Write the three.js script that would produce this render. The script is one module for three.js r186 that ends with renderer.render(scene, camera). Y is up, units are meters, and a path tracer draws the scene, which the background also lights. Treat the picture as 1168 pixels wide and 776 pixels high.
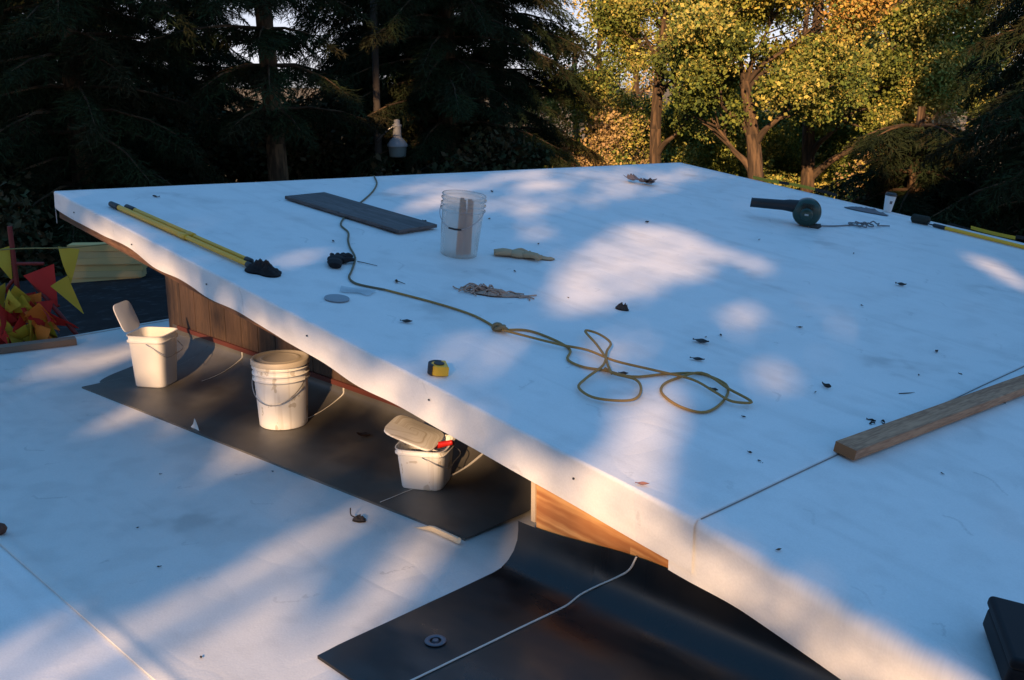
import * as THREE from 'three';
import { mergeGeometries } from 'three/addons/utils/BufferGeometryUtils.js';
import { RoundedBoxGeometry } from 'three/addons/geometries/RoundedBoxGeometry.js';

// ------------------------------------------------------------------ camera, sky, sun, exposure
const scene = new THREE.Scene();
const camera = new THREE.PerspectiveCamera(37.4, 1024 / 680, 0.05, 2000);
camera.position.set(0, 1.83, 0);
camera.rotation.x = THREE.MathUtils.degToRad(-14.4);
const renderer = new THREE.WebGLRenderer({ antialias: true });
renderer.toneMapping = THREE.LinearToneMapping;
renderer.toneMappingExposure = 1.4;
renderer.shadowMap.enabled = true;

{ // clear autumn evening sky: pale towards the horizon, deep blue overhead
  const w = 256, h = 128, d = new Float32Array(w * h * 4);
  for (let j = 0; j < h; j++) {
    const el = ((j + 0.5) / h - 0.5) * Math.PI;
    const up = Math.max(0, Math.sin(el));
    const k = Math.exp(-up * 6.5);
    for (let i = 0; i < w; i++) {
      const o = (j * w + i) * 4;
      d[o] = 0.078 + 0.73 * k; d[o + 1] = 0.235 + 0.56 * k; d[o + 2] = 0.485 + 0.35 * k; d[o + 3] = 1;
      if (el < -0.02) { d[o] = 0.16; d[o + 1] = 0.14; d[o + 2] = 0.10; }
    }
  }
  const sky = new THREE.DataTexture(d, w, h, THREE.RGBAFormat, THREE.FloatType);
  sky.mapping = THREE.EquirectangularReflectionMapping;
  sky.magFilter = sky.minFilter = THREE.LinearFilter;
  sky.needsUpdate = true;
  scene.background = sky; scene.environment = sky;
}
// low evening sun behind the viewer, a little to the left
const AZ = THREE.MathUtils.degToRad(12), EL = THREE.MathUtils.degToRad(21);
const sun = new THREE.DirectionalLight(new THREE.Color().setRGB(1.0, 0.62, 0.33), 5);
sun.position.set(-Math.sin(AZ) * Math.cos(EL) * 60, Math.sin(EL) * 60, Math.cos(AZ) * Math.cos(EL) * 60);
sun.castShadow = true;
Object.assign(sun.shadow.camera, { left: -40, right: 40, top: 40, bottom: -40, near: 1, far: 160 });
sun.shadow.mapSize.set(4096, 4096);
scene.add(sun, sun.target);

// ------------------------------------------------------------------ helpers
function rng(seed) { let a = seed >>> 0; return () => { a = (a + 0x6D2B79F5) >>> 0; let t = a; t = Math.imul(t ^ (t >>> 15), t | 1); t ^= t + Math.imul(t ^ (t >>> 7), t | 61); return ((t ^ (t >>> 14)) >>> 0) / 4294967296; }; }
const R = rng(4711);
const rr = (a, b) => a + (b - a) * R();
const V = (x, y, z) => new THREE.Vector3(x, y, z);
function h3(x, y, z) { let n = Math.imul(x | 0, 374761393) ^ Math.imul(y | 0, 668265263) ^ Math.imul(z | 0, 1274126177); n = Math.imul(n ^ (n >>> 13), 1274126177); return ((n ^ (n >>> 16)) >>> 0) / 4294967296; }
function noise(x, y, z = 0) {
  const X = Math.floor(x), Y = Math.floor(y), Z = Math.floor(z), f = t => t * t * (3 - 2 * t);
  const u = f(x - X), v = f(y - Y), w = f(z - Z), L = (a, b, t) => a + (b - a) * t;
  const c = (i, j, k) => h3(X + i, Y + j, Z + k);
  return L(L(L(c(0, 0, 0), c(1, 0, 0), u), L(c(0, 1, 0), c(1, 1, 0), u), v), L(L(c(0, 0, 1), c(1, 0, 1), u), L(c(0, 1, 1), c(1, 1, 1), u), v), w);
}
function fbm(x, y, z = 0, o = 4) { let s = 0, a = 0.5, t = 0; for (let i = 0; i < o; i++) { s += a * noise(x, y, z); t += a; x *= 2.03; y *= 2.03; z *= 2.03; a *= 0.5; } return s / t; }
const sm = (a, b, x) => { const t = Math.min(1, Math.max(0, (x - a) / (b - a))); return t * t * (3 - 2 * t); };
function tiled(f, N) { // make a noise function repeat without a visible joint
  return (x, y) => { const bx = sm(0.8, 1, x / N), by = sm(0.8, 1, y / N); const row = y => bx ? f(x, y) * (1 - bx) + f(x - N, y) * bx : f(x, y); return by ? row(y) * (1 - by) + row(y - N) * by : row(y); };
}
function texture(size, metres, fn, colour = true) { // fn(x, y in metres) -> [r, g, b] in 0..1 (sRGB when colour)
  const d = new Uint8Array(size * size * 4);
  for (let j = 0; j < size; j++) for (let i = 0; i < size; i++) {
    const c = fn(i / size * metres, j / size * metres), o = (j * size + i) * 4;
    for (let k = 0; k < 3; k++) d[o + k] = Math.max(0, Math.min(255, c[k] * 255));
    d[o + 3] = 255;
  }
  const t = new THREE.DataTexture(d, size, size);
  t.wrapS = t.wrapT = THREE.RepeatWrapping; t.magFilter = THREE.LinearFilter; t.minFilter = THREE.LinearMipmapLinearFilter; t.generateMipmaps = true;
  if (colour) t.colorSpace = THREE.SRGBColorSpace;
  t.repeat.set(1 / metres, 1 / metres); t.needsUpdate = true; return t;
}
const lin = (r, g, b) => new THREE.Color().setRGB(r, g, b);
function mat(r, g, b, rough = 0.7, extra = {}) { return new THREE.MeshStandardMaterial({ color: lin(r, g, b), roughness: rough, side: THREE.DoubleSide, ...extra }); }
const used = {};
function numbered(n) { if (!(n in used)) { used[n] = 0; return n; } used[n]++; return n + '_' + String(used[n]).padStart(3, '0'); }
function tag(o, label, category, group, kind) { o.userData.label = label; o.userData.category = category; if (group) o.userData.group = group; if (kind) o.userData.kind = kind; return o; }
function shadows(o) { o.castShadow = true; o.receiveShadow = true; return o; }
function part(name, geo, m, parent) { const o = shadows(new THREE.Mesh(geo, m)); o.name = parent === scene ? numbered(name) : name; parent.add(o); return o; }
function thing(name, label, category, group) { const o = new THREE.Group(); o.name = numbered(name); scene.add(o); return tag(o, label, category, group); }
function structure(name, label) { const o = new THREE.Group(); o.name = numbered(name); scene.add(o); o.userData.kind = 'structure'; if (label) o.userData.label = label; return o; }
// sheet: grid of points f(i, j), uv g(i, j) in metres
function grid(nu, nv, f, g) {
  const p = [], uv = [], ix = [];
  for (let j = 0; j <= nv; j++) for (let i = 0; i <= nu; i++) { const a = f(i, j); p.push(a[0], a[1], a[2]); const b = g ? g(i, j) : [a[0], a[2]]; uv.push(b[0], b[1]); }
  for (let j = 0; j < nv; j++) for (let i = 0; i < nu; i++) { const a = j * (nu + 1) + i, b = a + 1, c = a + nu + 1, d = c + 1; ix.push(a, c, b, b, c, d); }
  const q = new THREE.BufferGeometry(); q.setAttribute('position', new THREE.Float32BufferAttribute(p, 3)); q.setAttribute('uv', new THREE.Float32BufferAttribute(uv, 2)); q.setIndex(ix); q.computeVertexNormals(); return q;
}
// tapered tube through points with a radius for each
function tube(pts, rad, seg = 8, smooth = 0, cap = true) {
  let P = pts.map(p => Array.isArray(p) ? V(...p) : p), r = Array.isArray(rad) ? rad : P.map(() => rad);
  if (smooth) { const c = new THREE.CatmullRomCurve3(P, false, 'centripetal'), n = (P.length - 1) * smooth; const r0 = r, m = P.length - 1; P = c.getPoints(n); r = P.map((_, i) => { const t = i / n * m, k = Math.min(m - 1, Math.floor(t)); return r0[k] + (r0[k + 1] - r0[k]) * (t - k); }); }
  const n = P.length - 1; let N = null; const pos = [], uv = [], ix = []; let len = 0;
  for (let i = 0; i <= n; i++) {
    const T = P[Math.min(n, i + 1)].clone().sub(P[Math.max(0, i - 1)]).normalize();
    if (!N) { N = Math.abs(T.y) < 0.9 ? V(0, 1, 0) : V(1, 0, 0); }
    N.addScaledVector(T, -N.dot(T)).normalize(); const B = T.clone().cross(N);
    if (i) len += P[i].distanceTo(P[i - 1]);
    for (let k = 0; k <= seg; k++) { const a = k / seg * Math.PI * 2, q = P[i].clone().addScaledVector(N, Math.cos(a) * r[i]).addScaledVector(B, Math.sin(a) * r[i]); pos.push(q.x, q.y, q.z); uv.push(k / seg * 6.28 * r[0], len); }
  }
  for (let i = 0; i < n; i++) for (let k = 0; k < seg; k++) { const a = i * (seg + 1) + k, b = a + 1, c = a + seg + 1, d = c + 1; ix.push(a, b, c, b, d, c); }
  if (cap) for (const e of [0, n]) { const c = pos.length / 3; pos.push(P[e].x, P[e].y, P[e].z); uv.push(0, 0); for (let k = 0; k < seg; k++) { const a = e * (seg + 1) + k; if (e) ix.push(a, a + 1, c); else ix.push(a + 1, a, c); } }
  const q = new THREE.BufferGeometry(); q.setAttribute('position', new THREE.Float32BufferAttribute(pos, 3)); q.setAttribute('uv', new THREE.Float32BufferAttribute(uv, 2)); q.setIndex(ix); q.computeVertexNormals(); return q;
}
// loft of superellipse rings [y, rx, rz, exponent]
function loft(rings, seg = 40, capBottom = true, capTop = false) {
  const pos = [], uv = [], ix = [];
  for (const [y, rx, rz = rx, n = 2] of rings) for (let k = 0; k <= seg; k++) { const a = k / seg * Math.PI * 2, c = Math.cos(a), s = Math.sin(a); pos.push(Math.sign(c) * Math.pow(Math.abs(c), 2 / n) * rx, y, Math.sign(s) * Math.pow(Math.abs(s), 2 / n) * rz); uv.push(k / seg * 0.9, y); }
  for (let i = 0; i < rings.length - 1; i++) for (let k = 0; k < seg; k++) { const a = i * (seg + 1) + k, b = a + 1, c = a + seg + 1, d = c + 1; ix.push(a, c, b, b, c, d); }
  const cap = (i, up) => { const c = pos.length / 3; pos.push(0, rings[i][0], 0); uv.push(0, 0); for (let k = 0; k < seg; k++) { const a = i * (seg + 1) + k; up ? ix.push(a, c, a + 1) : ix.push(a, a + 1, c); } };
  if (capBottom) cap(0, false); if (capTop) cap(rings.length - 1, true);
  const q = new THREE.BufferGeometry(); q.setAttribute('position', new THREE.Float32BufferAttribute(pos, 3)); q.setAttribute('uv', new THREE.Float32BufferAttribute(uv, 2)); q.setIndex(ix); q.computeVertexNormals(); return q;
}
function box(x0, x1, y0, y1, z0, z1) { const g = new THREE.BoxGeometry(x1 - x0, y1 - y0, z1 - z0); g.translate((x0 + x1) / 2, (y0 + y1) / 2, (z0 + z1) / 2); return g; }
// box whose uv is in metres
function boxUv(x0, x1, y0, y1, z0, z1) {
  const g = box(x0, x1, y0, y1, z0, z1), p = g.attributes.position, n = g.attributes.normal, uv = g.attributes.uv;
  for (let i = 0; i < p.count; i++) { const ax = Math.abs(n.getX(i)), ay = Math.abs(n.getY(i)); if (ax > 0.5) uv.setXY(i, p.getZ(i), p.getY(i)); else if (ay > 0.5) uv.setXY(i, p.getX(i), p.getZ(i)); else uv.setXY(i, p.getX(i), p.getY(i)); }
  return g;
}
function merge(list) { return mergeGeometries(list.map(g => { const q = g.index ? g.toNonIndexed() : g; for (const k of Object.keys(q.attributes)) if (!['position', 'normal', 'uv'].includes(k)) q.deleteAttribute(k); return q; })); }
function instances(name, geo, m, list, parent) { // list of {p, q, s, c}
  const o = new THREE.InstancedMesh(geo, m, list.length), M = new THREE.Matrix4(), S = V(1, 1, 1);
  list.forEach((e, i) => { S.setScalar(e.s); M.compose(e.p, e.q, S); o.setMatrixAt(i, M); if (e.c) o.setColorAt(i, e.c); });
  o.name = name; o.userData.kind = 'stuff'; shadows(o); parent.add(o); return o;
}

// ------------------------------------------------------------------ roof frame: s runs down the slope, q across, measured from the far left roof corner
const S2 = Math.SQRT1_2, YAW = -Math.PI / 4;
const W = (s, q, y = 0) => V(-3 + (s + q) * S2, y, -6.61 + (s - q) * S2);
const frame = o => { o.position.set(-3, 0, -6.61); o.rotation.y = YAW; return o; };   // local x = s, z = -q
const BEND = 5.05, BW = 0.3;
function prof(s) { if (s < BEND - BW) return 1.14 - 0.135 * s; if (s > BEND + BW) return 1.14 - 0.135 * BEND - 0.19 * (s - BEND); const k = (s - BEND + BW) / (2 * BW); return 1.14 - 0.135 * s - 0.055 * BW * k * k; }
const roofY = (s, q) => prof(s) - 0.027 * q;
function onRoof(o, s, q, yaw = 0, lift = 0) { // set a thing on the upper roof, upright to its slope
  const d = (prof(s + 0.02) - prof(s - 0.02)) / 0.04;
  const tx = V(1, d, 0).normalize(), n = V(0, 0.027, 1).cross(V(1, d, 0)).normalize(), tz = tx.clone().cross(n);
  const B = new THREE.Matrix4().makeBasis(tx, n, tz), Y = new THREE.Matrix4().makeRotationY(YAW), y = new THREE.Matrix4().makeRotationY(yaw);
  o.quaternion.setFromRotationMatrix(Y.multiply(B).multiply(y));
  o.position.copy(W(s, q, roofY(s, q) + lift)); return o;
}
function onFloor(o, s, q, yaw = 0, y = 0) { o.position.copy(W(s, q, y)); o.rotation.y = YAW + yaw; return o; }
const UP = V(0, 1, 0);
// ------------------------------------------------------------------ surface materials
const scuffs = []; { const q = rng(5); for (let i = 0; i < 70; i++) scuffs.push([q() * 4, q() * 4, (q() - 0.5) * 1.2 - 0.7, 0.02 + q() * q() * 0.16, 0.001 + q() * 0.003, 0.02 + 0.05 * q()]); }
function membraneMap(dirt) {
  const g = new Float32Array(1024 * 1024).fill(0), px = 1024 / 4;
  for (const [x, y, a, L, w, k] of scuffs) { const n = Math.ceil(L * px * 2); for (let i = 0; i < n; i++) { const t = i / n, bx = x + Math.cos(a) * L * t, by = y + Math.sin(a) * L * t + 0.02 * Math.sin(t * 5 + a); const rw = Math.ceil(w * px); for (let u = -rw; u <= rw; u++) for (let v = -rw; v <= rw; v++) { const ix = ((Math.round(bx * px) + u) % 1024 + 1024) % 1024, iy = ((Math.round(by * px) + v) % 1024 + 1024) % 1024; if (R() < 0.35) g[iy * 1024 + ix] = Math.max(g[iy * 1024 + ix], k); } } }
  const n1 = tiled((x, y) => fbm(x * 1.3 + 9, y * 1.3 + 40, 0.5, 5), 4), n2 = tiled((x, y) => fbm(x * 7, y * 7, 3.5, 3), 4), n3 = tiled((x, y) => fbm(x * 1.1, y * 9, 8.5, 4), 4);
  return texture(1024, 4, (x, y) => {
    const k = g[Math.min(1023, Math.round(y * px)) * 1024 + Math.min(1023, Math.round(x * px))] || 0;
    const m = n1(x, y), f = n2(x, y), st = n3(x, y), spot = sm(0.62, 0.74, m) * sm(0.4, 0.7, f);
    let v = 0.925 - dirt * (0.08 * Math.abs(m - 0.5) + 0.03 * sm(0.45, 0.75, f) + 0.035 * sm(0.5, 0.8, st) + 0.07 * spot) - k * dirt + (h3(x * px, y * px, 7) - 0.5) * 0.03;
    return [v, v * 0.995, v * 0.985];
  });
}
const wr1 = tiled((x, y) => fbm(x * 1.1 + 3, y * 2.6, 4.5, 3), 4), wr2 = tiled((x, y) => fbm(x * 3.1, y * 0.9 + 7, 9.5, 3), 4);
const creaseBump = texture(1024, 4, (x, y) => { const r = n => Math.pow(1 - Math.abs(2 * n - 1), 18); const v = 0.35 + 0.3 * r(wr1(x, y)) + 0.25 * r(wr2(x, y)) + 0.12 * (h3(Math.round(x * 256), Math.round(y * 256), 3) - 0.5); return [v, v, v]; }, false);
const fineBump = texture(512, 0.7, ((x, y) => { const v = 0.5 + 0.5 * (h3(Math.round(x * 731), Math.round(y * 731), 3) - 0.5); return [v, v, v]; }), false);
const whiteMembrane = new THREE.MeshPhysicalMaterial({ color: 0xffffff, map: membraneMap(1.1), roughness: 0.5, bumpMap: creaseBump, bumpScale: 0.0035, side: THREE.DoubleSide });
const whiteMembraneOld = new THREE.MeshPhysicalMaterial({ color: 0xececea, map: membraneMap(1.25), roughness: 0.55, bumpMap: creaseBump, bumpScale: 0.0035, side: THREE.DoubleSide });
const dustN = tiled((x, y) => fbm(x * 1.4 + 3, y * 3.2, 1.5, 5), 3), dustF = tiled((x, y) => fbm(x * 11, y * 11, 4.5, 3), 3);
const dustyMap = texture(512, 3, (x, y) => { const d = sm(0.3, 0.7, dustN(x, y)) * 0.55 + 0.45 * dustF(x, y); const v = 0.25 + 0.16 * d; return [v * 1.03, v, v * 0.93]; });
const rubberGrey = mat(1, 1, 1, 0.48, { map: dustyMap, bumpMap: fineBump, bumpScale: 0.0008 });
const wetN = tiled((x, y) => fbm(x * 2.2 + 7, y * 5, 2.5, 5), 3), wetF = tiled((x, y) => fbm(x * 14, y * 14, 6.5, 3), 3);
const blackMap = texture(512, 3, (x, y) => { const d = sm(0.42, 0.75, wetN(x, y)), f = wetF(x, y); const v = 0.085 + 0.07 * d * f; return [v, v, v * 1.03]; });
const blackRough = texture(512, 3, (x, y) => { const v = 0.18 + 0.42 * sm(0.3, 0.7, wetN(x, y)) + 0.12 * wetF(x, y); return [v, v, v]; }, false);
const rubberBlack = new THREE.MeshPhysicalMaterial({ color: 0xffffff, map: blackMap, roughness: 1, roughnessMap: blackRough, specularIntensity: 1, side: THREE.DoubleSide });
const woodN = (x, y) => fbm(x * 3, y * 40, 0.5, 4);
function woodMap(a, b, along = 0, seed = 0) { return texture(512, 2, (x, y) => { const [u, v] = along ? [y, x] : [x, y]; const wob = 0.02 * Math.sin(u * 3.1) + 0.05 * noise(u * 1.6, v * 5, seed); const g = 0.5 * fbm(u * 2 + seed, (v + wob) * 45, seed, 4) + 0.3 * noise(u * 25, v * 260, seed) + 0.2 * fbm(u * 2, v * 2, seed + 5, 3); const t = sm(0.25, 0.75, g); return a.map((k, i) => k + (b[i] - k) * t); }); }
const sidingWood = [0, 1, 2].map(i => mat(1, 1, 1, 0.75, { map: woodMap([0.23, 0.175, 0.13], [0.36 - 0.012 * i, 0.275 - 0.01 * i, 0.20], 1, i * 3.7) }));
const fasciaWood = mat(1, 1, 1, 0.8, { map: woodMap([0.30, 0.205, 0.135], [0.50, 0.36, 0.25], 0, 11) });
const plywood = mat(1, 1, 1, 0.7, { map: texture(512, 1.2, (x, y) => { const g = 0.55 * fbm(x * 2.5 + 2.2 * noise(x * 2, y * 6, 2), y * 22, 4, 4) + 0.45 * fbm(x * 5, y * 5, 9, 4), kx = (x - 0.47) / 0.028, ky = (y - 0.20) / 0.02, kn = Math.exp(-(kx * kx + ky * ky)); const t = sm(0.3, 0.72, g); return [(0.86 - 0.22 * t) * (1 - 0.75 * kn), (0.66 - 0.25 * t) * (1 - 0.85 * kn), (0.42 - 0.20 * t) * (1 - 0.85 * kn)]; }) });
const paleWood = mat(0.55, 0.44, 0.30, 0.7);
const lumberWood = mat(1, 1, 1, 0.75, { map: woodMap([0.56, 0.38, 0.27], [0.77, 0.57, 0.43], 0, 21) });
const lumberEnd = mat(0.30, 0.12, 0.045, 0.85);
const greyPlank = mat(1, 1, 1, 0.6, { map: woodMap([0.235, 0.205, 0.20], [0.40, 0.36, 0.352], 0, 31) });
const redPaint = mat(0.20, 0.02, 0.015, 0.6), rustBar = mat(0.10, 0.022, 0.014, 0.8), sealant = mat(0.62, 0.61, 0.58, 0.5), darkMetal = mat(0.02, 0.02, 0.022, 0.5);
const steelWire = mat(0.35, 0.35, 0.36, 0.35, { metalness: 0.9 });

// ------------------------------------------------------------------ ground
{
  const g = structure('ground', 'straw coloured autumn ground below and beyond the house');
  const n = tiled((x, y) => fbm(x * 0.5, y * 0.5, 2.5, 5), 20), f = tiled((x, y) => fbm(x * 6, y * 6, 1.5, 3), 20);
  const m = mat(1, 1, 1, 0.95, { map: texture(512, 20, (x, y) => { const t = sm(0.35, 0.65, n(x, y)), k = f(x, y); return [0.40 + 0.24 * t + 0.16 * (k - 0.5), 0.36 + 0.13 * t + 0.16 * (k - 0.5), 0.19 + 0.12 * t + 0.1 * (k - 0.5)]; }) });
  part('ground_sheet', grid(60, 60, (i, j) => { const k = 900, u = (i / 30 - 1), v = (j / 30 - 1), x = Math.sign(u) * u * u * k, z = Math.sign(v) * v * v * k - 20; return [x, -3.25 + 0.25 * (noise(x * 0.13, z * 0.13, 3) - 0.5), z]; }), m, g);
}
// ------------------------------------------------------------------ lower flat roof on its house
{
  const g = frame(structure('lower_roof', 'flat roof under white membrane'));
  const und = (s, q) => -0.004 * fbm(s * 1.7, q * 1.7, 5, 3);
  const s0 = -0.62, s1 = 10;
  const ridge = q => 0.007 * Math.exp(-Math.pow((q + 1.335) / 0.028, 2));
  part('membrane_sheet', grid(70, 90, (i, j) => { const s = s0 + (s1 - s0) * i / 70, q = j < 8 ? -1.365 + 0.09 * j / 8 : -1.275 + 8.2 * (j - 8) / 82; return [s, und(s, q) * sm(-1.365, -1.2, q) + ridge(q + 0.006 * Math.sin(s * 3)), -q]; }, null), whiteMembraneOld, g);
  part('sheet_edge', grid(70, 1, (i, j) => { const s = s0 + (s1 - s0) * i / 70; return [s, j ? -0.007 : ridge(-1.365 + 0.006 * Math.sin(s * 3)), 1.365]; }), whiteMembraneOld, g);
  part('membrane_sheet', grid(70, 30, (i, j) => { const s = s0 + (s1 - s0) * i / 70, q = -1.34 - 5 * j / 30; return [s, -0.0065 + und(s + 9, q) * 0.8, -q]; }), whiteMembrane, g);
  part('roof_edge_trim', box(s0 - 0.03, s0, -0.16, 0.004, -6.925, 6.34), whiteMembraneOld, g);
  part('house_wall', box(s0 + 0.02, s1 - 0.02, -3.6, -0.03, -6.9, 6.3), mat(0.42, 0.36, 0.27, 0.85), g);
}
// ------------------------------------------------------------------ raised sloping roof (dormer)
const hem = s => { const wv = 1 - sm(2.9, 3.8, s); return 0.120 + 0.060 * sm(0, 4.3, s) + 0.012 * sm(4.3, 5.0, s) + 0.06 * sm(5.0, 6.2, s) + wv * (0.010 * Math.sin(s * 4.3 + 0.6) + 0.008 * Math.sin(s * 9.7 + 1)) - 0.02 * (1 - sm(0, 0.35, s)); };
{
  const g = frame(thing('raised_roof', 'low wedge shaped roof under white membrane with brown board walls below its overhang', 'roof'));
  const QR = 6.93;
  const wr = (s, q) => 0.0035 * (fbm(s * 1.3, q * 1.3, 2, 3) - 1) ;
  function sheet(sa, sb, lift, out, extraHem, ns) { // the upper sheet laps over the lower one at its end
    const cross = [[QR, -0.12], [QR, 0]];
    for (let k = 1; k <= 60; k++) { const t = k / 60; cross.push([QR + (0.014 - QR) * t, 0]); }
    for (let k = 1; k <= 6; k++) { const a = k / 6 * Math.PI / 2; cross.push([0.014 - 0.014 * Math.sin(a), -0.014 * (1 - Math.cos(a))]); }
    const nTop = cross.length; for (let k = 1; k <= 5; k++) cross.push([0, k / 5]);
    cross.push([0.004, 1], [0.004, 0.45]);
    const rows = []; if (sa <= 0) rows.push([0, -0.10]); for (let i = 0; i <= ns; i++) rows.push([sa + (sb - sa) * i / ns, 0]);
    rows.push([sb, lift ? -lift + 0.0005 : -0.0045]);
    return grid(cross.length - 1, rows.length - 1, (i, j) => {
      const [s, drop] = rows[j]; let [q, d] = cross[i], y; const rd = 0.014 + 0.05 * sm(4.7, 5.8, s), kr = rd / 0.014; if (q < 0.0141 && i < nTop) { q = rd + (q - 0.014) * kr; d *= kr; }
      if (i >= nTop) { const H = hem(s) + (extraHem ? extraHem + 0.022 * (1 - sm(5.02, 5.3, s)) : 0); y = roofY(s, 0) - rd - (H - rd) * d; const w = sm(0, 1, d) * (0.007 * Math.sin(s * 6.1) + 0.004 * Math.sin(s * 13 + 2)) * (1 - 0.8 * sm(2.8, 4, s)); q = q - Math.max(-0.006, w) - (i < nTop + 5 ? 0 : 0); q -= out * sm(4.86, 5.0, s); if (q > 0.008) q = 0.008; }
      else { y = roofY(s, q) + d + (d === 0 ? wr(s, q) : 0); q -= out * sm(4.86, 5.0, s) * (1 - sm(0, 0.12, q)); }
      return [s, y + lift * sm(4.86, 5.0, s) + drop, -q];
    }, (i, j) => { const [s] = rows[j], [q, d] = cross[i]; return [s, i >= nTop ? -d * 0.15 : q]; });
  }
  part('membrane_sheet', sheet(0, 5.085, 0.0075, 0.009, 0, 150), whiteMembrane, g);
  part('membrane_sheet', sheet(4.985, 6.9, 0, 0, 0.012, 40), whiteMembrane, g);
  { const pts = []; for (let k = 0; k <= 60; k++) { const q = 0.03 + 6.88 * k / 60, s = 5.087 + 0.0015 * Math.sin(q * 2.3) + 0.001 * Math.sin(q * 7.1); pts.push([s, roofY(s, q) - 0.0002, -q]); } part('lap_seam', tube(pts, 0.0024, 6, 2), mat(0.22, 0.215, 0.21, 0.9), g); }
  const strip = (q0, q1, top, bot, sa, sb, n) => { const drop = q => 0.027 * q;
    const f = []; for (const [qa, qb, ya, yb] of [[q0, q0, top, bot], [q1, q1, top, bot], [q0, q1, top, top], [q0, q1, bot, bot]])
      f.push(grid(n, 1, (i, j) => { const s = sa + (sb - sa) * i / n; return [s, (j ? yb(s) : ya(s)) - drop(j ? qb : qa), j ? -qb : -qa]; }, (i, j) => [sa + (sb - sa) * i / n, (j ? yb(0) - ya(0) : 0)]));
    for (const s of [sa, sb]) f.push(grid(1, 1, (i, j) => [s, (j ? bot(s) : top(s)) - drop(i ? q1 : q0), i ? -q1 : -q0]));
    return merge(f);
  };
  part('fascia_board', strip(0.013, 0.038, s => prof(s) - 0.02, s => prof(s) - 0.13 - 0.042 * (1 - sm(3.6, 4.3, s)), 0.02, 5.1, 40), fasciaWood, g);
  part('soffit', strip(0.0385, 6.85, s => prof(s) - 0.125 - 0.19, s => prof(s) - 0.145 - 0.19, 0.02, 4.3, 30), fasciaWood, g).position.y = 0.155;
  const board = 0.2; for (let k = 0; k < 21; k++) { const a = 0.15 + k * board, b = a + board - 0.006; part('siding_board', strip(0.64, 0.662, s => prof(s) - 0.178, () => 0.0, a, b, 2), sidingWood[(k * 7 + (k % 3)) % 3], g); }
  part('wall_backing', strip(0.664, 0.70, s => prof(s) - 0.18, () => 0, 0.17, 4.34, 12), fasciaWood, g);
  part('end_wall', strip(0.70, 6.3, s => prof(s) - 0.18, () => 0, 0.17, 0.22, 1), sidingWood[0], g);
  part('side_wall', strip(6.3, 6.34, s => prof(s) - 0.36, () => -0.5, 0.17, 5.5, 12), sidingWood[1], g);
  part('wedge_panel', strip(0.030, 0.048, s => Math.max(0.01, prof(s) - 0.13), () => 0, 4.345, 5.15, 12), plywood, g);
  part('return_wall', strip(0.05, 0.64, s => prof(s) - 0.2, () => 0, 4.345, 4.37, 1), sidingWood[2], g);
  part('corner_trim', strip(0.024, 0.05, s => prof(s) - 0.185, () => 0.195, 4.322, 4.343, 1), paleWood, g);
  part('termination_bar', strip(0.622, 0.638, () => 0.196, () => 0.168, 0.3, 4.33, 1), rustBar, g);
  // nail heads along the edge flap
  const nails = []; for (let s = 0.28; s < 4.6; s += 0.86) { const n = new THREE.CylinderGeometry(0.0045, 0.0045, 0.004, 8); n.rotateX(Math.PI / 2); n.translate(s + 0.05 * Math.sin(s * 9), roofY(s, 0) - 0.075, 0.006); part('nail_head', n, darkMetal, g); }
}
// ------------------------------------------------------------------ rubber flashing sheets
function rubberSheet(g, m, sa, sb, qs, prof2, ns) { // qs(s) outer edge, prof2(t, s) -> [q, y]
  return part('rubber_sheet', grid(ns, 26, (i, j) => { const s = sa + (sb - sa) * i / ns, [q, y] = prof2(j / 26, s); return [s, y, -q]; }, (i, j) => { const s = sa + (sb - sa) * i / ns, [q] = prof2(j / 26, s); return [s, q]; }), m, g);
}
{
  const g = frame(thing('grey_rubber_flashing', 'dusty grey rubber flashing strip curving up the brown board wall', 'flashing'));
  const outer = s => -0.235 + 0.235 * Math.min(1, (s - 0.72) / 3.22);
  const p = (t, s) => { const o = outer(s), q = o + (0.632 - o) * Math.min(1, t * 1.12), top = t > 0.893 ? (t - 0.893) / 0.107 : 0; const w = 0.006 * fbm(s * 2.2, q * 3, 7, 3); let y = 0.0085 + w * sm(0.05, 0.3, t) + 0.10 * Math.pow(Math.max(0, (q - 0.30) / 0.332), 2.2) + 0.066 * top; return [q - 0.004 * (1 - top) * 0, y]; };
  const cuts = [0.72, 1.15, 2.24, 3.43, 3.97];
  for (let k = 0; k < 4; k++) rubberSheet(g, rubberGrey, cuts[k], cuts[k + 1], outer, p, 18);
  rubberSheet(g, rubberGrey, 0.22, 0.719, outer, (t, s) => p(0.62 - 0.5 * sm(0.35, 0.72, s) + (0.38 + 0.5 * sm(0.35, 0.72, s)) * t, Math.max(0.72, s)), 18);
  for (let k = 1; k < 4; k++) { const pts = []; for (let t = k === 3 ? 0.02 : 0.58; t <= 1; t += k === 3 ? 0.07 : 0.035) { const s = cuts[k] + 0.012 * Math.sin(t * 5 + k) + 0.02 * t, [q, y] = p(t, s); pts.push([s, y + 0.003, -q + (t > 0.88 ? 0.004 : 0)]); } part('sealant_seam', tube(pts, pts.map((_, i) => 0.002 + 0.004 * sm(6, 11, i)), 6, 3), sealant, g); }
  part('sheet_edge', grid(40, 1, (i, j) => { const s = 0.72 + 3.25 * i / 40, [q, y] = p(0, s); return [s, j ? -0.004 : y, -q]; }), rubberGrey, g);
}
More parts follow.
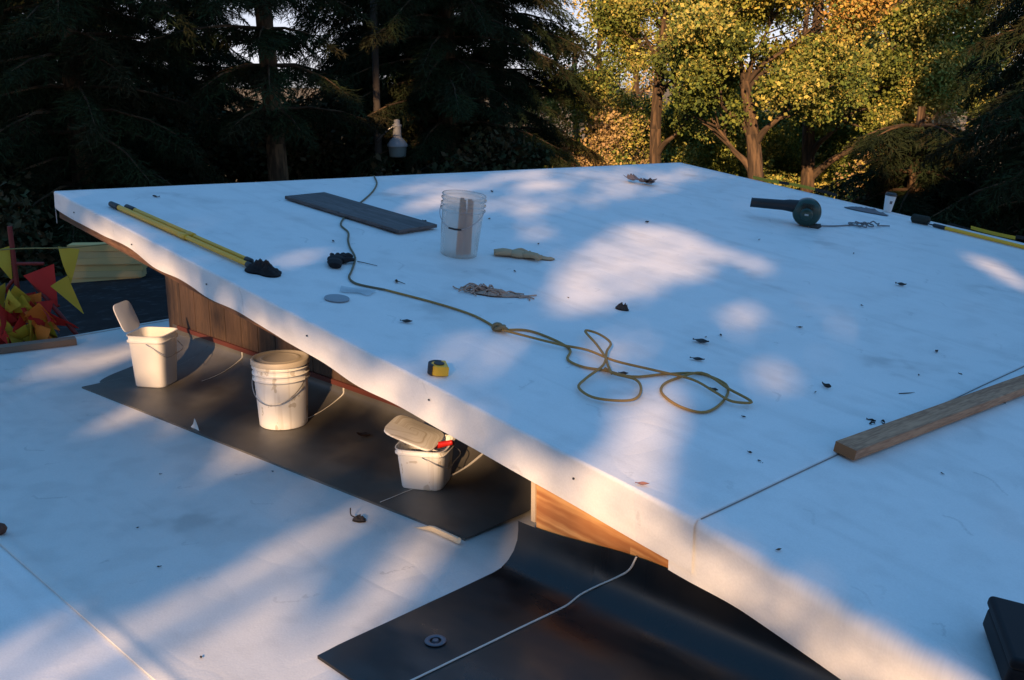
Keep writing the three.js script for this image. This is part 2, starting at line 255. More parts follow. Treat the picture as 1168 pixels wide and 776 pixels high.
{
  const g = frame(thing('black_rubber_flashing', 'blue black rubber flashing sheet turned up against the plywood wedge', 'flashing'));
  const p = (t, s) => { const L = 0.80, C = 0.2, tot = L + C + 0.09, d = t * tot; if (d < L) return [-0.93 + d, 0.009 + 0.006 * fbm(s * 2, d * 2.5, 3, 3) * sm(0, 0.1, d)]; const a = Math.min(1, (d - L) / C) * Math.PI / 2, r = 0.127; const up = Math.max(0, d - L - C); const cap = Math.max(0.013, prof(s) - 0.15); return [-0.13 + (r + 0.0095) * Math.sin(a), Math.min(cap, 0.012 + r * (1 - Math.cos(a)) + up * (0.5 + 0.6 * sm(4.3, 4.95, s)))]; };
  const cuts = [4.27, 4.66, 7.2];
  for (let k = 0; k < 2; k++) rubberSheet(g, rubberBlack, cuts[k], cuts[k + 1], null, (t, s) => p(t, s), 40);
  const pts = []; for (let t = 0.0; t <= 1.001; t += 0.05) { const s = 4.60 + 0.05 * t + 0.2 * sm(0.78, 1, t), [q, y] = p(Math.min(1, t), s); pts.push([s, y + 0.003, -q + (t > 0.85 ? 0.004 : 0)]); }
  part('sealant_seam', tube(pts, 0.0036, 6, 3), sealant, g);
  part('sheet_edge', grid(26, 1, (i, j) => { const [q, y] = p(i / 26, 4.27); return [4.27, j ? Math.max(-0.004, y - 0.012) : y, -q]; }), rubberBlack, g);
  part('sheet_edge', grid(16, 1, (i, j) => [4.27 + 2.93 * i / 16, j ? -0.004 : 0.009, 0.93]), rubberBlack, g);
  const ring = new THREE.TorusGeometry(0.028, 0.009, 8, 24); ring.rotateX(Math.PI / 2); ring.scale(1, 0.35, 1); ring.translate(4.485, 0.017, 0.605); part('fastener_ring', ring, mat(0.10, 0.11, 0.14, 0.4), g);
  const hub = new THREE.CylinderGeometry(0.010, 0.012, 0.006, 12); hub.translate(4.485, 0.017, 0.605); part('fastener_hub', hub, mat(0.10, 0.11, 0.14, 0.4), g);
}
{ // curled lip of the white sheet at the end of the grey strip
  const o = thing('curled_membrane_lip', 'small curled lip of cream membrane at the corner of the grey flashing strip', 'membrane scrap');
  onFloor(o, 3.85, -0.035); part('lip', grid(10, 8, (i, j) => { const a = j / 8 * 3.6, s = -0.13 + 0.26 * i / 10, k = sm(0, 0.4, i / 10); return [s, 0.004 + k * 0.014 * (1 - Math.cos(a)), 0.03 * (1 - k) - k * 0.014 * Math.sin(a) + 0.01]; }), mat(0.68, 0.60, 0.46, 0.6), o);
  const f = thing('torn_membrane_flap', 'small torn white membrane flap sticking up by the grey flashing strip', 'membrane scrap');
  onFloor(f, 1.93, -0.125); part('flap', grid(8, 8, (i, j) => { const t = j / 8, w = 0.11 * (1 - t * 0.92); return [(i / 8 - 0.5) * w + 0.012 * t, 0.003 + 0.066 * Math.pow(t, 1.3), -0.03 * t * (1 - t) + 0.012 * Math.sin(i)* t * (1 - t)]; }), whiteMembraneOld, f);
}
// ------------------------------------------------------------------ things on the raised roof
const yellowPole = mat(0.84, 0.42, 0.014, 0.38), blackPlastic = mat(0.012, 0.012, 0.014, 0.5), blackCloth = mat(0.008, 0.008, 0.010, 0.95);
function pole(label, s0, q0, s1, q1, gripFirst, off = 0) {
  const o = thing('extension_pole', label, 'pole', undefined), L = Math.hypot(s1 - s0, q1 - q0);
  onRoof(o, s0, q0, Math.atan2(q1 - q0, s1 - s0), 0.019);
  part('tube', tube([[0.1, 0, off], [L * 0.55, 0, off]], 0.0165, 14), yellowPole, o);
  part('inner_tube', tube([[L * 0.55, 0, off], [L - 0.06, 0, off]], 0.0135, 14), yellowPole, o);
  part('lock_collar', tube([[L * 0.53, 0, off], [L * 0.575, 0, off]], 0.0185, 14), yellowPole, o);
  part('grip', tube([[0, 0, off], [0.012, 0, off], [0.10, 0, off], [0.12, 0, off]], [0.010, 0.0175, 0.0185, 0.0175], 14), blackPlastic, o);
  part('thread_tip', tube([[L - 0.06, 0, off], [L - 0.01, 0, off], [L, 0, off]], [0.0165, 0.0165, 0.008], 14), blackPlastic, o);
  return o;
}
pole('yellow extension pole with dark grip along the roof edge, its tip in a black rag', 0.50, 0.150, 2.09, 0.215);
pole('yellow extension pole with dark grip lying along the roof edge, shorter than its twin', 0.60, 0.205, 2.00, 0.262);
// crumpled cloth: lumpy sheet with thickness
function crumple(lx, lz, h, seed, n = 16) {
  return loftCloth(lx, lz, h, seed, n);
}
function loftCloth(lx, lz, h, seed, n) {
  const outline = a => 0.72 + 0.5 * noise(Math.cos(a) * 1.7 + 5, Math.sin(a) * 1.7 + 5, seed) ;
  const rings = 9, seg = 30, pos = [], uv = [], ix = [];
  const pt = (k, r, top) => { const a = k / seg * 6.28318, o = outline(a) * r; const x = Math.cos(a) * lx * 0.5 * o, z = Math.sin(a) * lz * 0.5 * o; const b = Math.abs(fbm(x / lx * 5 + seed, z / lz * 4, seed, 3) - 0.5) * 2; const y = top ? Math.max(0.004, h * (1 - Math.pow(r, 2.4)) * (0.35 + 1.3 * b)) + 0.002 : 0; return [x, y, z]; };
  for (let t = 0; t < 2; t++) { const base = pos.length / 3; for (let j = 0; j <= rings; j++) for (let k = 0; k <= seg; k++) { const p = pt(k % seg, j / rings, !t); pos.push(...p); uv.push(p[0], p[2]); } for (let j = 0; j < rings; j++) for (let k = 0; k < seg; k++) { const a = base + j * (seg + 1) + k, b = a + 1, c = a + seg + 1, d = c + 1; t ? ix.push(a, c, b, b, c, d) : ix.push(a, b, c, b, d, c); } }
  const g = new THREE.BufferGeometry(); g.setAttribute('position', new THREE.Float32BufferAttribute(pos, 3)); g.setAttribute('uv', new THREE.Float32BufferAttribute(uv, 2)); g.setIndex(ix); g.computeVertexNormals(); return g;
}
function rag(name, label, cat, m, s, q, yaw, lx, lz, h, seed) { const o = part(name, crumple(lx, lz, h, seed), m, scene); tag(o, label, cat); onRoof(o, s, q, yaw, 0.0); return o; }
rag('black_rag', 'bunched black rag at the end of the yellow poles', 'rag', blackCloth, 2.13, 0.25, 0.4, 0.21, 0.15, 0.085, 3.3);
// work gloves: palm with five fingers and a cuff
function glove(label, m, s, q, yaw, k = 1, flip = 1, cuffM) {
  const o = thing('work_glove', label, 'glove');
  const palm = new THREE.SphereGeometry(1, 20, 14); palm.scale(0.058, 0.020, 0.050); palm.translate(0, 0.018, 0);
  const bits = [palm]; [[0.085, 0.034, 0.5], [0.100, 0.012, 0.15], [0.094, -0.012, -0.12], [0.076, -0.034, -0.4]].forEach(([L, z, a], i) => bits.push(tube([[0.03, 0.02, z * 0.8], [0.05 + L * 0.45, 0.026 - 0.004 * i, z + a * 0.02], [0.035 + L, 0.012, z + a * 0.05]], [0.015, 0.0135, 0.009], 10, 4)));
  bits.push(tube([[-0.02, 0.016, 0.035 * flip], [0.015, 0.022, 0.066 * flip], [0.05, 0.013, 0.082 * flip]], [0.016, 0.015, 0.010], 10, 4));
  part('hand', merge(bits), m, o);
  part('cuff', tube([[-0.035, 0.019, 0], [-0.08, 0.021, 0.004], [-0.13, 0.016, 0.01]], [0.017, 0.019, 0.015], 14, 4), cuffM || m, o).scale.z = 2.2;
  onRoof(o, s, q, yaw, 0.0); o.scale.setScalar(k); return o;
}
const tanLeather = mat(0.46, 0.32, 0.19, 0.9), netTan = mat(0.50, 0.32, 0.24, 0.9);
glove('black work glove lying beside the cord on the white roof', blackCloth, 2.10, 0.73, 2.3, 1.05);
glove('tan leather work glove lying behind the netting scrap, beyond the clear bucket', tanLeather, 2.40, 1.89, 0.75, 1.15, -1);
rag('tan_rag', 'crumpled tan rag under the leather work glove', 'rag', tanLeather, 2.45, 1.99, 0.8, 0.26, 0.10, 0.035, 6.6);
{ // scrap of pinkish netting: crossing strands in a rumpled heap
  const o = thing('netting_scrap', 'rumpled scrap of pinkish netting lying on the white roof', 'netting'); const q = rng(77), strands = [];
  for (let i = 0; i < 34; i++) { const a = q() * 3.14, c = (q() - 0.5) * 0.22, L = 0.05 + q() * 0.09, pts = []; for (let k = 0; k <= 5; k++) { const t = k / 5 - 0.5; pts.push([c + Math.cos(a) * L * t * 1.6 + (q() - 0.5) * 0.02, 0.004 + 0.038 * q() * (1 - 3.2 * t * t) * Math.exp(-Math.pow((c + 0.05) / 0.09, 2)), (q() - 0.5) * 0.05 + Math.sin(a) * L * t * 0.8]); } strands.push(tube(pts, 0.0032, 5, 2)); }
  part('strands', merge(strands), netTan, o); onRoof(o, 2.94, 1.17, 0.8, 0); part('cloth', crumple(0.22, 0.09, 0.022, 8.2), netTan, o); o.scale.setScalar(1.25);
}
{ // plank
  const o = part('grey_plank', boxUv(-0.56, 0.56, 0, 0.022, -0.185, 0.185), greyPlank, scene); tag(o, 'wide dark grey board lying flat across the cord', 'board'); onRoof(o, 1.13, 1.615, Math.atan2(0.14, 1.115), 0.009); o.rotateZ(0.006);
}
// buckets
const naturalPlastic = new THREE.MeshPhysicalMaterial({ color: lin(0.84, 0.83, 0.80), roughness: 0.14, transmission: 0.74, thickness: 0, side: THREE.DoubleSide });
const grimeMap = texture(512, 1, (x, y) => { const s = sm(0.60, 0.72, fbm(x * 9, y * 6, 3, 4)) * 0.20 + sm(0.70, 0.74, fbm(x * 30, y * 22, 7, 3)) * 0.25 + sm(0.6, 0.8, fbm(x * 40, y * 3, 5, 3)) * 0.10, v = 0.915; return [v - s * 0.5, v - s * 0.58, v - 0.01 - s * 0.7]; }), whitePlastic = mat(1, 1, 1, 0.42, { map: grimeMap }), lidPlastic = mat(0.46, 0.41, 0.33, 0.5), whitePail = mat(1, 1, 1, 0.5, { map: grimeMap });
function wireHandle(r, y, drop, front = 1) { const pts = []; for (let k = 0; k <= 16; k++) { const a = k / 16 * Math.PI; pts.push([Math.cos(a) * (r + 0.006), y - Math.sin(a) * drop, front * Math.sin(a) * (r + 0.010)]); } return tube(pts, 0.0025, 6, 2); }
function roundBucket(o, m, rimY, r0, r1, ribs = 3) {
  const rings = [[0.0, r0 - 0.006], [0.006, r0]]; for (let k = 1; k <= 10; k++) { const t = k / 10; rings.push([0.006 + (rimY - 0.11) * t, r0 + (r1 - r0) * t * 0.8]); }
  for (let k = 0; k < ribs; k++) { const y = rimY - 0.095 + k * 0.032; rings.push([y, r1 - 0.004], [y + 0.002, r1 + 0.008], [y + 0.007, r1 + 0.008], [y + 0.009, r1 - 0.003]); }
  rings.push([rimY - 0.006, r1 - 0.002], [rimY - 0.004, r1 + 0.006], [rimY, r1 + 0.004], [rimY, r1 - 0.003]); if (m !== naturalPlastic) rings.push([rimY - 0.02, r1 - 0.005], [0.012, r0 - 0.003]);
  return part('bucket_body', loft(rings, 48), m, o);
}
{
  const o = thing('stirring_bucket', 'clear plastic bucket holding wooden stir sticks on the raised roof', 'bucket'); roundBucket(o, naturalPlastic, 0.375, 0.115, 0.131);
  part('wire_handle', wireHandle(0.133, 0.30, 0.115), steelWire, o); part('handle_grip', tube([[-0.04, 0.187, 0.137], [0.0, 0.185, 0.143], [0.04, 0.187, 0.137]], 0.006, 8), blackPlastic, o).visible = true;
  onRoof(o, 2.215, 1.56, 0.55, 0);
  const stick = mat(0.50, 0.20, 0.06, 0.7); const sp = [[0.02, 0.35, 0.03], [0.045, 0.36, 0.0], [0.068, 0.345, -0.03], [0.05, 0.355, 0.035], [0.09, 0.34, 0.015]];
  sp.forEach(([x, h, t], i) => { const st = part('stir_stick', new RoundedBoxGeometry(0.024, h, 0.006, 2, 0.002), stick, scene); tag(st, 'wooden stir stick standing in the clear bucket', 'stick', 'stir sticks in the clear bucket'); onRoof(st, 2.215, 1.56, 0.55, 0); st.translateX(0.02 + i * 0.014 - 0.01); st.translateZ(0.075 - 0.012 * i + 0.01 * (i % 2)); st.translateY(h / 2 + 0.012); st.rotateZ(0.05 - t * 2); st.rotateX(0.10); st.rotateY(i * 0.3 - 0.4); });
}
{ // bucket with lid on the grey flashing
  const o = thing('lidded_bucket', 'white round bucket with a dirty lid on the grey flashing', 'bucket'); roundBucket(o, whitePlastic, 0.36, 0.130, 0.146);
  part('lid', loft([[0.352, 0.156], [0.350, 0.158], [0.372, 0.157], [0.378, 0.152], [0.378, 0.140], [0.370, 0.134], [0.369, 0.11], [0.374, 0.105], [0.374, 0.09], [0.369, 0.085], [0.369, 0.001]], 48, false, true), lidPlastic, o);
  part('wire_handle', wireHandle(0.148, 0.30, 0.15), steelWire, o); onFloor(o, 2.195, 0.27, 0.6, 0.0105);
}
function pail(name, label, hw, h, s, q, yaw, y, lidA, extra) {
  const o = thing(name, label, 'pail');
  const N = 5, rings = [[0, hw * 0.80, hw * 0.80, N], [0.008, hw * 0.83, hw * 0.83, N], [h * 0.86, hw * 0.955, hw * 0.955, N], [h * 0.865, hw * 1.03, hw * 1.03, N], [h * 0.90, hw * 1.03, hw * 1.03, N], [h * 0.905, hw * 0.96, hw * 0.96, N], [h * 0.985, hw * 0.98, hw * 0.98, N], [h * 0.99, hw * 1.03, hw * 1.03, N], [h, hw * 1.03, hw * 1.03, N], [h, hw * 0.95, hw * 0.95, N], [h * 0.5, hw * 0.90, hw * 0.90, N], [0.012, hw * 0.80, hw * 0.80, N]];
  part('pail_body', loft(rings, 64), extra.m, o);
  const lid = new THREE.Group(); lid.name = 'lid'; o.add(lid);
  lid.position.set(hw * (extra.hinge ?? -1), h + 0.006, 0); lid.rotation.z = lidA; lid.scale.setScalar(extra.lid ?? 1); // hinge on the local -x side
  part('lid_panel', loft([[0, hw * 1.04, hw * 1.04, N], [0.012, hw * 1.04, hw * 1.04, N], [0.014, hw * 0.98, hw * 0.98, N], [0.008, hw * 0.93, hw * 0.93, N], [0.008, 0.001, 0.001, 2]], 64, true, true).translate(hw * 1.04, 0, 0), extra.m, lid);
  part('wire_handle', tube([[0.2 * hw, h * 0.86, hw * 1.05], [0.5 * hw, h * 0.80, hw * 1.1], [1.12 * hw, h * 0.62, hw * 0.9], [1.16 * hw, h * 0.60, 0], [1.12 * hw, h * 0.64, -hw * 0.9], [0.5 * hw, h * 0.8, -hw * 1.1], [0.2 * hw, h * 0.86, -hw * 1.05]], 0.0025, 6, 4), steelWire, o);
  if (extra.fill) part('contents', loft([[0.014, hw * 0.79, hw * 0.79, N], [extra.fill, hw * 0.84, hw * 0.84, N]], 48, true, true), extra.fm, o);
  onFloor(o, s, q, yaw, y); return o;
}
const milky = new THREE.MeshPhysicalMaterial({ color: lin(0.84, 0.82, 0.78), roughness: 0.5, transmission: 0.3, thickness: 0, side: THREE.DoubleSide });
pail('open_pail', 'tall white square pail with its lid standing open at the end of the flashing strip', 0.122, 0.33, 0.985, 0.125, 0.62, 0.011, 1.95, { lid: 0.74, m: milky, fill: 0.10, fm: mat(0.30, 0.25, 0.18, 0.6) });
pail('open_pail', 'small white square pail with half raised lid and a red handle inside', 0.120, 0.20, 3.40, 0.275, 0.55, 0.010, Math.PI - 0.34, { m: whitePail, hinge: 0.55, fill: 0.06, fm: mat(0.3, 0.28, 0.24, 0.7) });
{ const o = thing('red_tool', 'red handled tool resting in the small open pail', 'tool'); part('handle', tube([[0.0, 0.0, 0], [0.04, 0.015, 0.01], [0.12, 0.045, 0.03]], [0.012, 0.016, 0.012], 10, 4), mat(0.45, 0.015, 0.012, 0.4), o); part('blade', boxUv(-0.1, 0.01, -0.030, -0.027, -0.02, 0.02), steelWire, o); onFloor(o, 3.41, 0.295, 0.5, 0.185); }
// tape measure
{
  const o = thing('tape_measure', 'yellow and black tape measure near the roof edge', 'tape measure'); const y = mat(0.65, 0.40, 0.02, 0.4);
  const sh = new THREE.Shape(); sh.moveTo(-0.036, 0); sh.lineTo(0.040, 0); sh.lineTo(0.040, 0.022); sh.absarc(0.002, 0.034, 0.036, -0.25, Math.PI - 0.1, false); sh.lineTo(-0.036, 0);
  const e = new THREE.ExtrudeGeometry(sh, { depth: 0.034, bevelEnabled: true, bevelSize: 0.004, bevelThickness: 0.004, bevelSegments: 3, curveSegments: 20 }); e.translate(0, 0.004, -0.017); part('case', e, y, o);
  const sh2 = new THREE.Shape(); sh2.absarc(0.002, 0.036, 0.040, -0.5, Math.PI * 0.75, false); sh2.absarc(0.002, 0.036, 0.030, Math.PI * 0.75, -0.5, true); const g2 = new THREE.ExtrudeGeometry(sh2, { depth: 0.042, bevelEnabled: true, bevelSize: 0.002, bevelThickness: 0.002, bevelSegments: 2, curveSegments: 20 }); g2.translate(0, 0.004, -0.021); part('rubber_grip', g2, blackPlastic, o);
  for (const z of [-0.0235, 0.0235]) { const c = new THREE.CylinderGeometry(0.022, 0.022, 0.003, 24); c.rotateX(Math.PI / 2); c.translate(0.0, 0.036, z); part('side_disc', c, blackPlastic, o); }
  part('tape_end', boxUv(0.044, 0.058, 0.003, 0.014, -0.012, 0.012), steelWire, o); onRoof(o, 3.72, 0.135, 2.6, 0.025); o.rotateX(-Math.PI / 2);
}
// cord with loops
{
  const o = thing('yellow_cord', 'yellow cord trailing across the white roof into a knot and loose loops', 'cord');
  const cordM = mat(0.34, 0.20, 0.06, 0.8), cordD = mat(0.14, 0.12, 0.07, 0.85);
  const cr = 0.006;
  const run = (pts, lift, r = cr) => tube(pts.map(([s, q], i) => W(s, q, roofY(s, q) + r * 0.9 + (typeof lift === 'function' ? lift(i, s, q) : lift))), r, 8, 5);
  const over = (s, q) => (Math.hypot(s - 1.13, (q - 1.615)) < 0.42 ? -0.001 : 0);
  part('lead_end', run([[0.02, 2.6], [0.25, 2.45], [0.42, 2.303], [0.62, 2.10], [0.863, 1.819], [1.05, 1.6], [1.219, 1.421], [1.38, 1.283], [1.55, 1.215], [1.718, 1.092], [1.861, 1.0], [2.068, 0.885], [2.287, 0.699], [2.40, 0.60], [2.50, 0.572], [2.654, 0.648]], over, 0.0062), cordD, o);
  part('lead', run([[2.654, 0.648], [2.905, 0.735], [3.05, 0.772], [3.179, 0.789], [3.30, 0.775], [3.407, 0.745]], 0), cordM, o);
  part('loop', run([[3.411, 0.754], [3.468, 0.872], [3.62, 0.897], [3.764, 0.863], [3.858, 0.746], [3.954, 0.740], [4.033, 0.799], [4.142, 0.849], [4.202, 1.029], [4.284, 1.185], [4.423, 1.177], [4.546, 0.951], [4.559, 0.79], [4.47, 0.76], [4.339, 0.813], [4.278, 0.907], [4.26, 1.049], [4.298, 1.165], [4.478, 1.108], [4.628, 1.061], [4.578, 0.99], [4.472, 1.015], [4.331, 1.05], [4.181, 0.99], [3.992, 0.909], [3.837, 0.904], [3.727, 0.842], [3.561, 0.777], [3.443, 0.734]], i => (i > 16 ? 0.014 : 0)), cordM, o);
  part('loop', run([[4.033, 0.799], [4.096, 0.784], [4.194, 0.815], [4.292, 0.727], [4.338, 0.616], [4.302, 0.533], [4.23, 0.479], [4.13, 0.51], [4.076, 0.617], [4.029, 0.791], [3.914, 0.953], [3.84, 1.068], [3.712, 1.115], [3.66, 1.095], [3.824, 0.983], [3.965, 0.88], [4.05, 0.80], [4.12, 0.74]], i => (i > 8 ? 0.026 : 0.010)), cordM, o);
  const k = []; for (let i = 0; i < 3; i++) { const t = new THREE.TorusGeometry(0.022, 0.009, 8, 18); t.rotateX(0.5 + i * 0.8); t.rotateY(i * 1.1); t.translate((i - 1) * 0.012, 0.022, 0); k.push(t); }
  const kg = merge(k); kg.applyMatrix4(new THREE.Matrix4().makeTranslation(...W(3.415, 0.745, roofY(3.415, 0.745)).toArray())); part('knot', kg, mat(0.22, 0.17, 0.09, 0.8), o);
}
// lumber
{ const L = 2.6, a = Math.atan2(1.594, 0.112), o = thing('lumber_stud', 'bare wooden stud lying near the seam of the white roof', 'lumber'); part('board', boxUv(0.002, L, 0, 0.042, -0.046, 0.046), lumberWood, o); part('end_grain', boxUv(-0.001, 0.0015, 0.0005, 0.0415, -0.0455, 0.0455), lumberEnd, o); onRoof(o, 5.115, 0.945, a, 0.009); }
// blower
{
  const o = thing('leaf_blower', 'dark green handheld blower with black nozzle lying on the white roof', 'blower'); const green = mat(0.010, 0.040, 0.030, 0.35);
  const sh = loft([[0.0, 0.02], [0.004, 0.085], [0.02, 0.108], [0.05, 0.118], [0.10, 0.118], [0.135, 0.106], [0.152, 0.075], [0.157, 0.02], [0.157, 0.001]], 40, true, true); sh.rotateX(Math.PI / 2); sh.translate(0, 0.118, -0.078); part('fan_housing', sh, green, o);
  part('nozzle', tube([[-0.07, 0.150, 0], [-0.16, 0.150, 0], [-0.20, 0.145, 0], [-0.46, 0.125, 0.0], [-0.468, 0.125, 0]], [0.058, 0.050, 0.044, 0.040, 0.043], 20), blackPlastic, o);
  part('handle', tube([[-0.06, 0.13, -0.10], [-0.03, 0.14, -0.15], [0.05, 0.13, -0.155], [0.09, 0.10, -0.13], [0.08, 0.09, -0.07]], [0.016, 0.018, 0.018, 0.017, 0.018], 12, 5), blackPlastic, o);
  part('motor_housing', loft([[0, 0.05], [0.05, 0.052], [0.062, 0.040], [0.062, 0.001]], 24, true, true).rotateX(Math.PI / 2).translate(0, 0.115, 0.07), green, o);
  part('badge', boxUv(-0.016, 0.016, 0.108, 0.122, 0.133, 0.134), mat(0.35, 0.37, 0.36, 0.4), o);
  for (let i = -2; i <= 2; i++) part('vent_rib', boxUv(-0.05, 0.05, 0.175 + i * 0.010, 0.179 + i * 0.010, 0.079, 0.083), blackPlastic, o);
  part('foot', tube([[0.04, 0.012, 0.02], [0.10, 0.014, 0.02], [0.135, 0.03, 0.02]], [0.02, 0.026, 0.014], 12, 3), mat(0.03, 0.035, 0.035, 0.6), o);
  onRoof(o, 2.56, 5.17, Math.atan2(0.55, 0.78) - 0.12, 0.0);
  const c = thing('grey_power_cord', 'tangled grey cord trailing from the green blower', 'cord'); const q = rng(12);
  const add = [], pts = [], put = (s, u, y) => pts.push(W(s, u, roofY(s, u) + 0.007 + y)); put(2.62, 5.27, 0); put(2.67, 5.40, 0); put(2.70, 5.53, 0); for (let k = 0; k < 34; k++) { const a = k * 0.62; put(2.74 + 0.055 * Math.sin(a) * (0.7 + 0.6 * q()) + k * 0.002, 5.68 + 0.0075 * k + 0.085 * Math.cos(a) * (0.6 + 0.6 * q()), 0.030 * q() * Math.min(1, k / 6)); } put(2.84, 6.02, 0); put(2.88, 6.10, 0); add.push(tube(pts, 0.006, 6, 3)); part('strand', merge(add), mat(0.16, 0.16, 0.17, 0.7), c);
}
{ const o = part('grey_rag', crumple(0.42, 0.13, 0.05, 14.2), mat(0.17, 0.16, 0.17, 0.9), scene); tag(o, 'flat grey rag lying beside the paper cup', 'rag'); onRoof(o, 2.43, 6.60, 0.25, 0); }
{ // dry leaves heap
  const o = thing('leaf_tuft', 'tuft of curled grey dry leaves near the far roof edge', 'leaves'); const q = rng(31), m = mat(0.17, 0.14, 0.14, 0.9);
  for (let i = 0; i < 12; i++) { const l = part('leaf', grid(5, 3, (a, b) => { const u = a / 5 - 0.5, v = b / 3 - 0.5, w = Math.sqrt(Math.max(0, 1 - 4 * u * u)); return [u * 0.13, 0.10 * u * u + 0.02 * v * v, v * 0.06 * w]; }), m, o); l.position.set((q() - 0.5) * 0.24, 0.006 + q() * 0.03, (q() - 0.5) * 0.09); l.rotation.set((q() - 0.5) * 0.5, q() * 6, (q() - 0.5) * 0.5); }
  onRoof(o, 0.82, 5.15, 0.8, 0);
}
{ // paper cup
  const o = thing('paper_cup', 'white paper coffee cup with dark lid at the roof edge', 'cup'); part('cup_body', loft([[0, 0.034], [0.003, 0.036], [0.165, 0.052], [0.168, 0.054]], 32), mat(0.72, 0.70, 0.68, 0.6), o);
  part('lid', loft([[0.160, 0.0565], [0.172, 0.0565], [0.176, 0.050], [0.186, 0.047], [0.186, 0.04], [0.181, 0.038], [0.181, 0.001]], 32, false, true), mat(0.025, 0.022, 0.022, 0.4), o);
  part('print_mark', grid(6, 2, (i, j) => { const a = 0.5 + i * 0.09, y = 0.085 + j * 0.014, r = 0.0365 + 0.0155 * y / 0.165 + 0.0012; return [Math.sin(a) * r, y, Math.cos(a) * r]; }), mat(0.16, 0.13, 0.13, 0.6), o); onRoof(o, 2.50, 6.86, 0, 0);
}
// clear disc and sheet
{ const m = new THREE.MeshPhysicalMaterial({ color: lin(0.30, 0.34, 0.38), roughness: 0.35, transmission: 0.25, thickness: 0, side: THREE.DoubleSide });
  const o = part('plastic_disc', loft([[0, 0.062], [0.004, 0.064], [0.007, 0.062], [0.005, 0.055], [0.005, 0.001]], 32, true, true), m, scene); tag(o, 'round grey plastic disc lying by the roof edge', 'disc'); onRoof(o, 2.67, 0.325, 0, 0.001);
  const m2 = new THREE.MeshPhysicalMaterial({ color: lin(0.6, 0.68, 0.72), roughness: 0.3, transmission: 0.5, thickness: 0, side: THREE.DoubleSide });
  const o2 = part('plastic_film', grid(8, 6, (i, j) => [(i / 8 - 0.5) * 0.19 * (1 - 0.03 * j), 0.004 + 0.004 * noise(i * 0.7, j * 0.7, 3), (j / 6 - 0.5) * 0.10 + 0.01 * Math.sin(i)]), m2, scene); tag(o2, 'small scrap of clear plastic film beside the cord', 'film'); onRoof(o2, 2.60, 0.50, 0.7, 0); }
// right hand pole with roller
{ const o = pole('orange yellow extension pole with black roller along the right hand roof edge', 3.05, 6.62, 4.75, 6.55, true); o.name = numbered('roller_pole');
  part('roller_sleeve', tube([[-0.20, 0.022, 0.02], [-0.19, 0.022, 0.02], [-0.06, 0.022, -0.03], [-0.05, 0.022, -0.03]], [0.02, 0.040, 0.040, 0.02], 16), mat(0.02, 0.022, 0.016, 0.95), o);
  part('roller_arm', tube([[0.0, 0, 0], [-0.03, 0.006, 0.03], [-0.05, 0.02, -0.03]], 0.006, 8, 4), darkMetal, o); }
// black tool case at the lower corner
{ const o = thing('black_case', 'black hard case standing at the lower end of the white roof', 'case'); const m = new THREE.MeshPhysicalMaterial({ color: lin(0.006, 0.0065, 0.009), roughness: 0.6, specularIntensity: 0.5 });
  part('case_base', new RoundedBoxGeometry(0.34, 0.07, 0.30, 4, 0.016).translate(0, 0.035, 0), m, o); part('case_lid', new RoundedBoxGeometry(0.352, 0.036, 0.312, 4, 0.014).translate(0, 0.085, 0), m, o); part('latch', new RoundedBoxGeometry(0.05, 0.05, 0.012, 2, 0.003).translate(-0.06, 0.068, 0.158), darkMetal, o); part('carry_handle', tube([[0.171, 0.05, -0.06], [0.205, 0.05, -0.05], [0.205, 0.05, 0.05], [0.171, 0.05, 0.06]], 0.009, 8, 4), m, o);
  onRoof(o, 6.12, 0.235, 0.55, 0.009); }
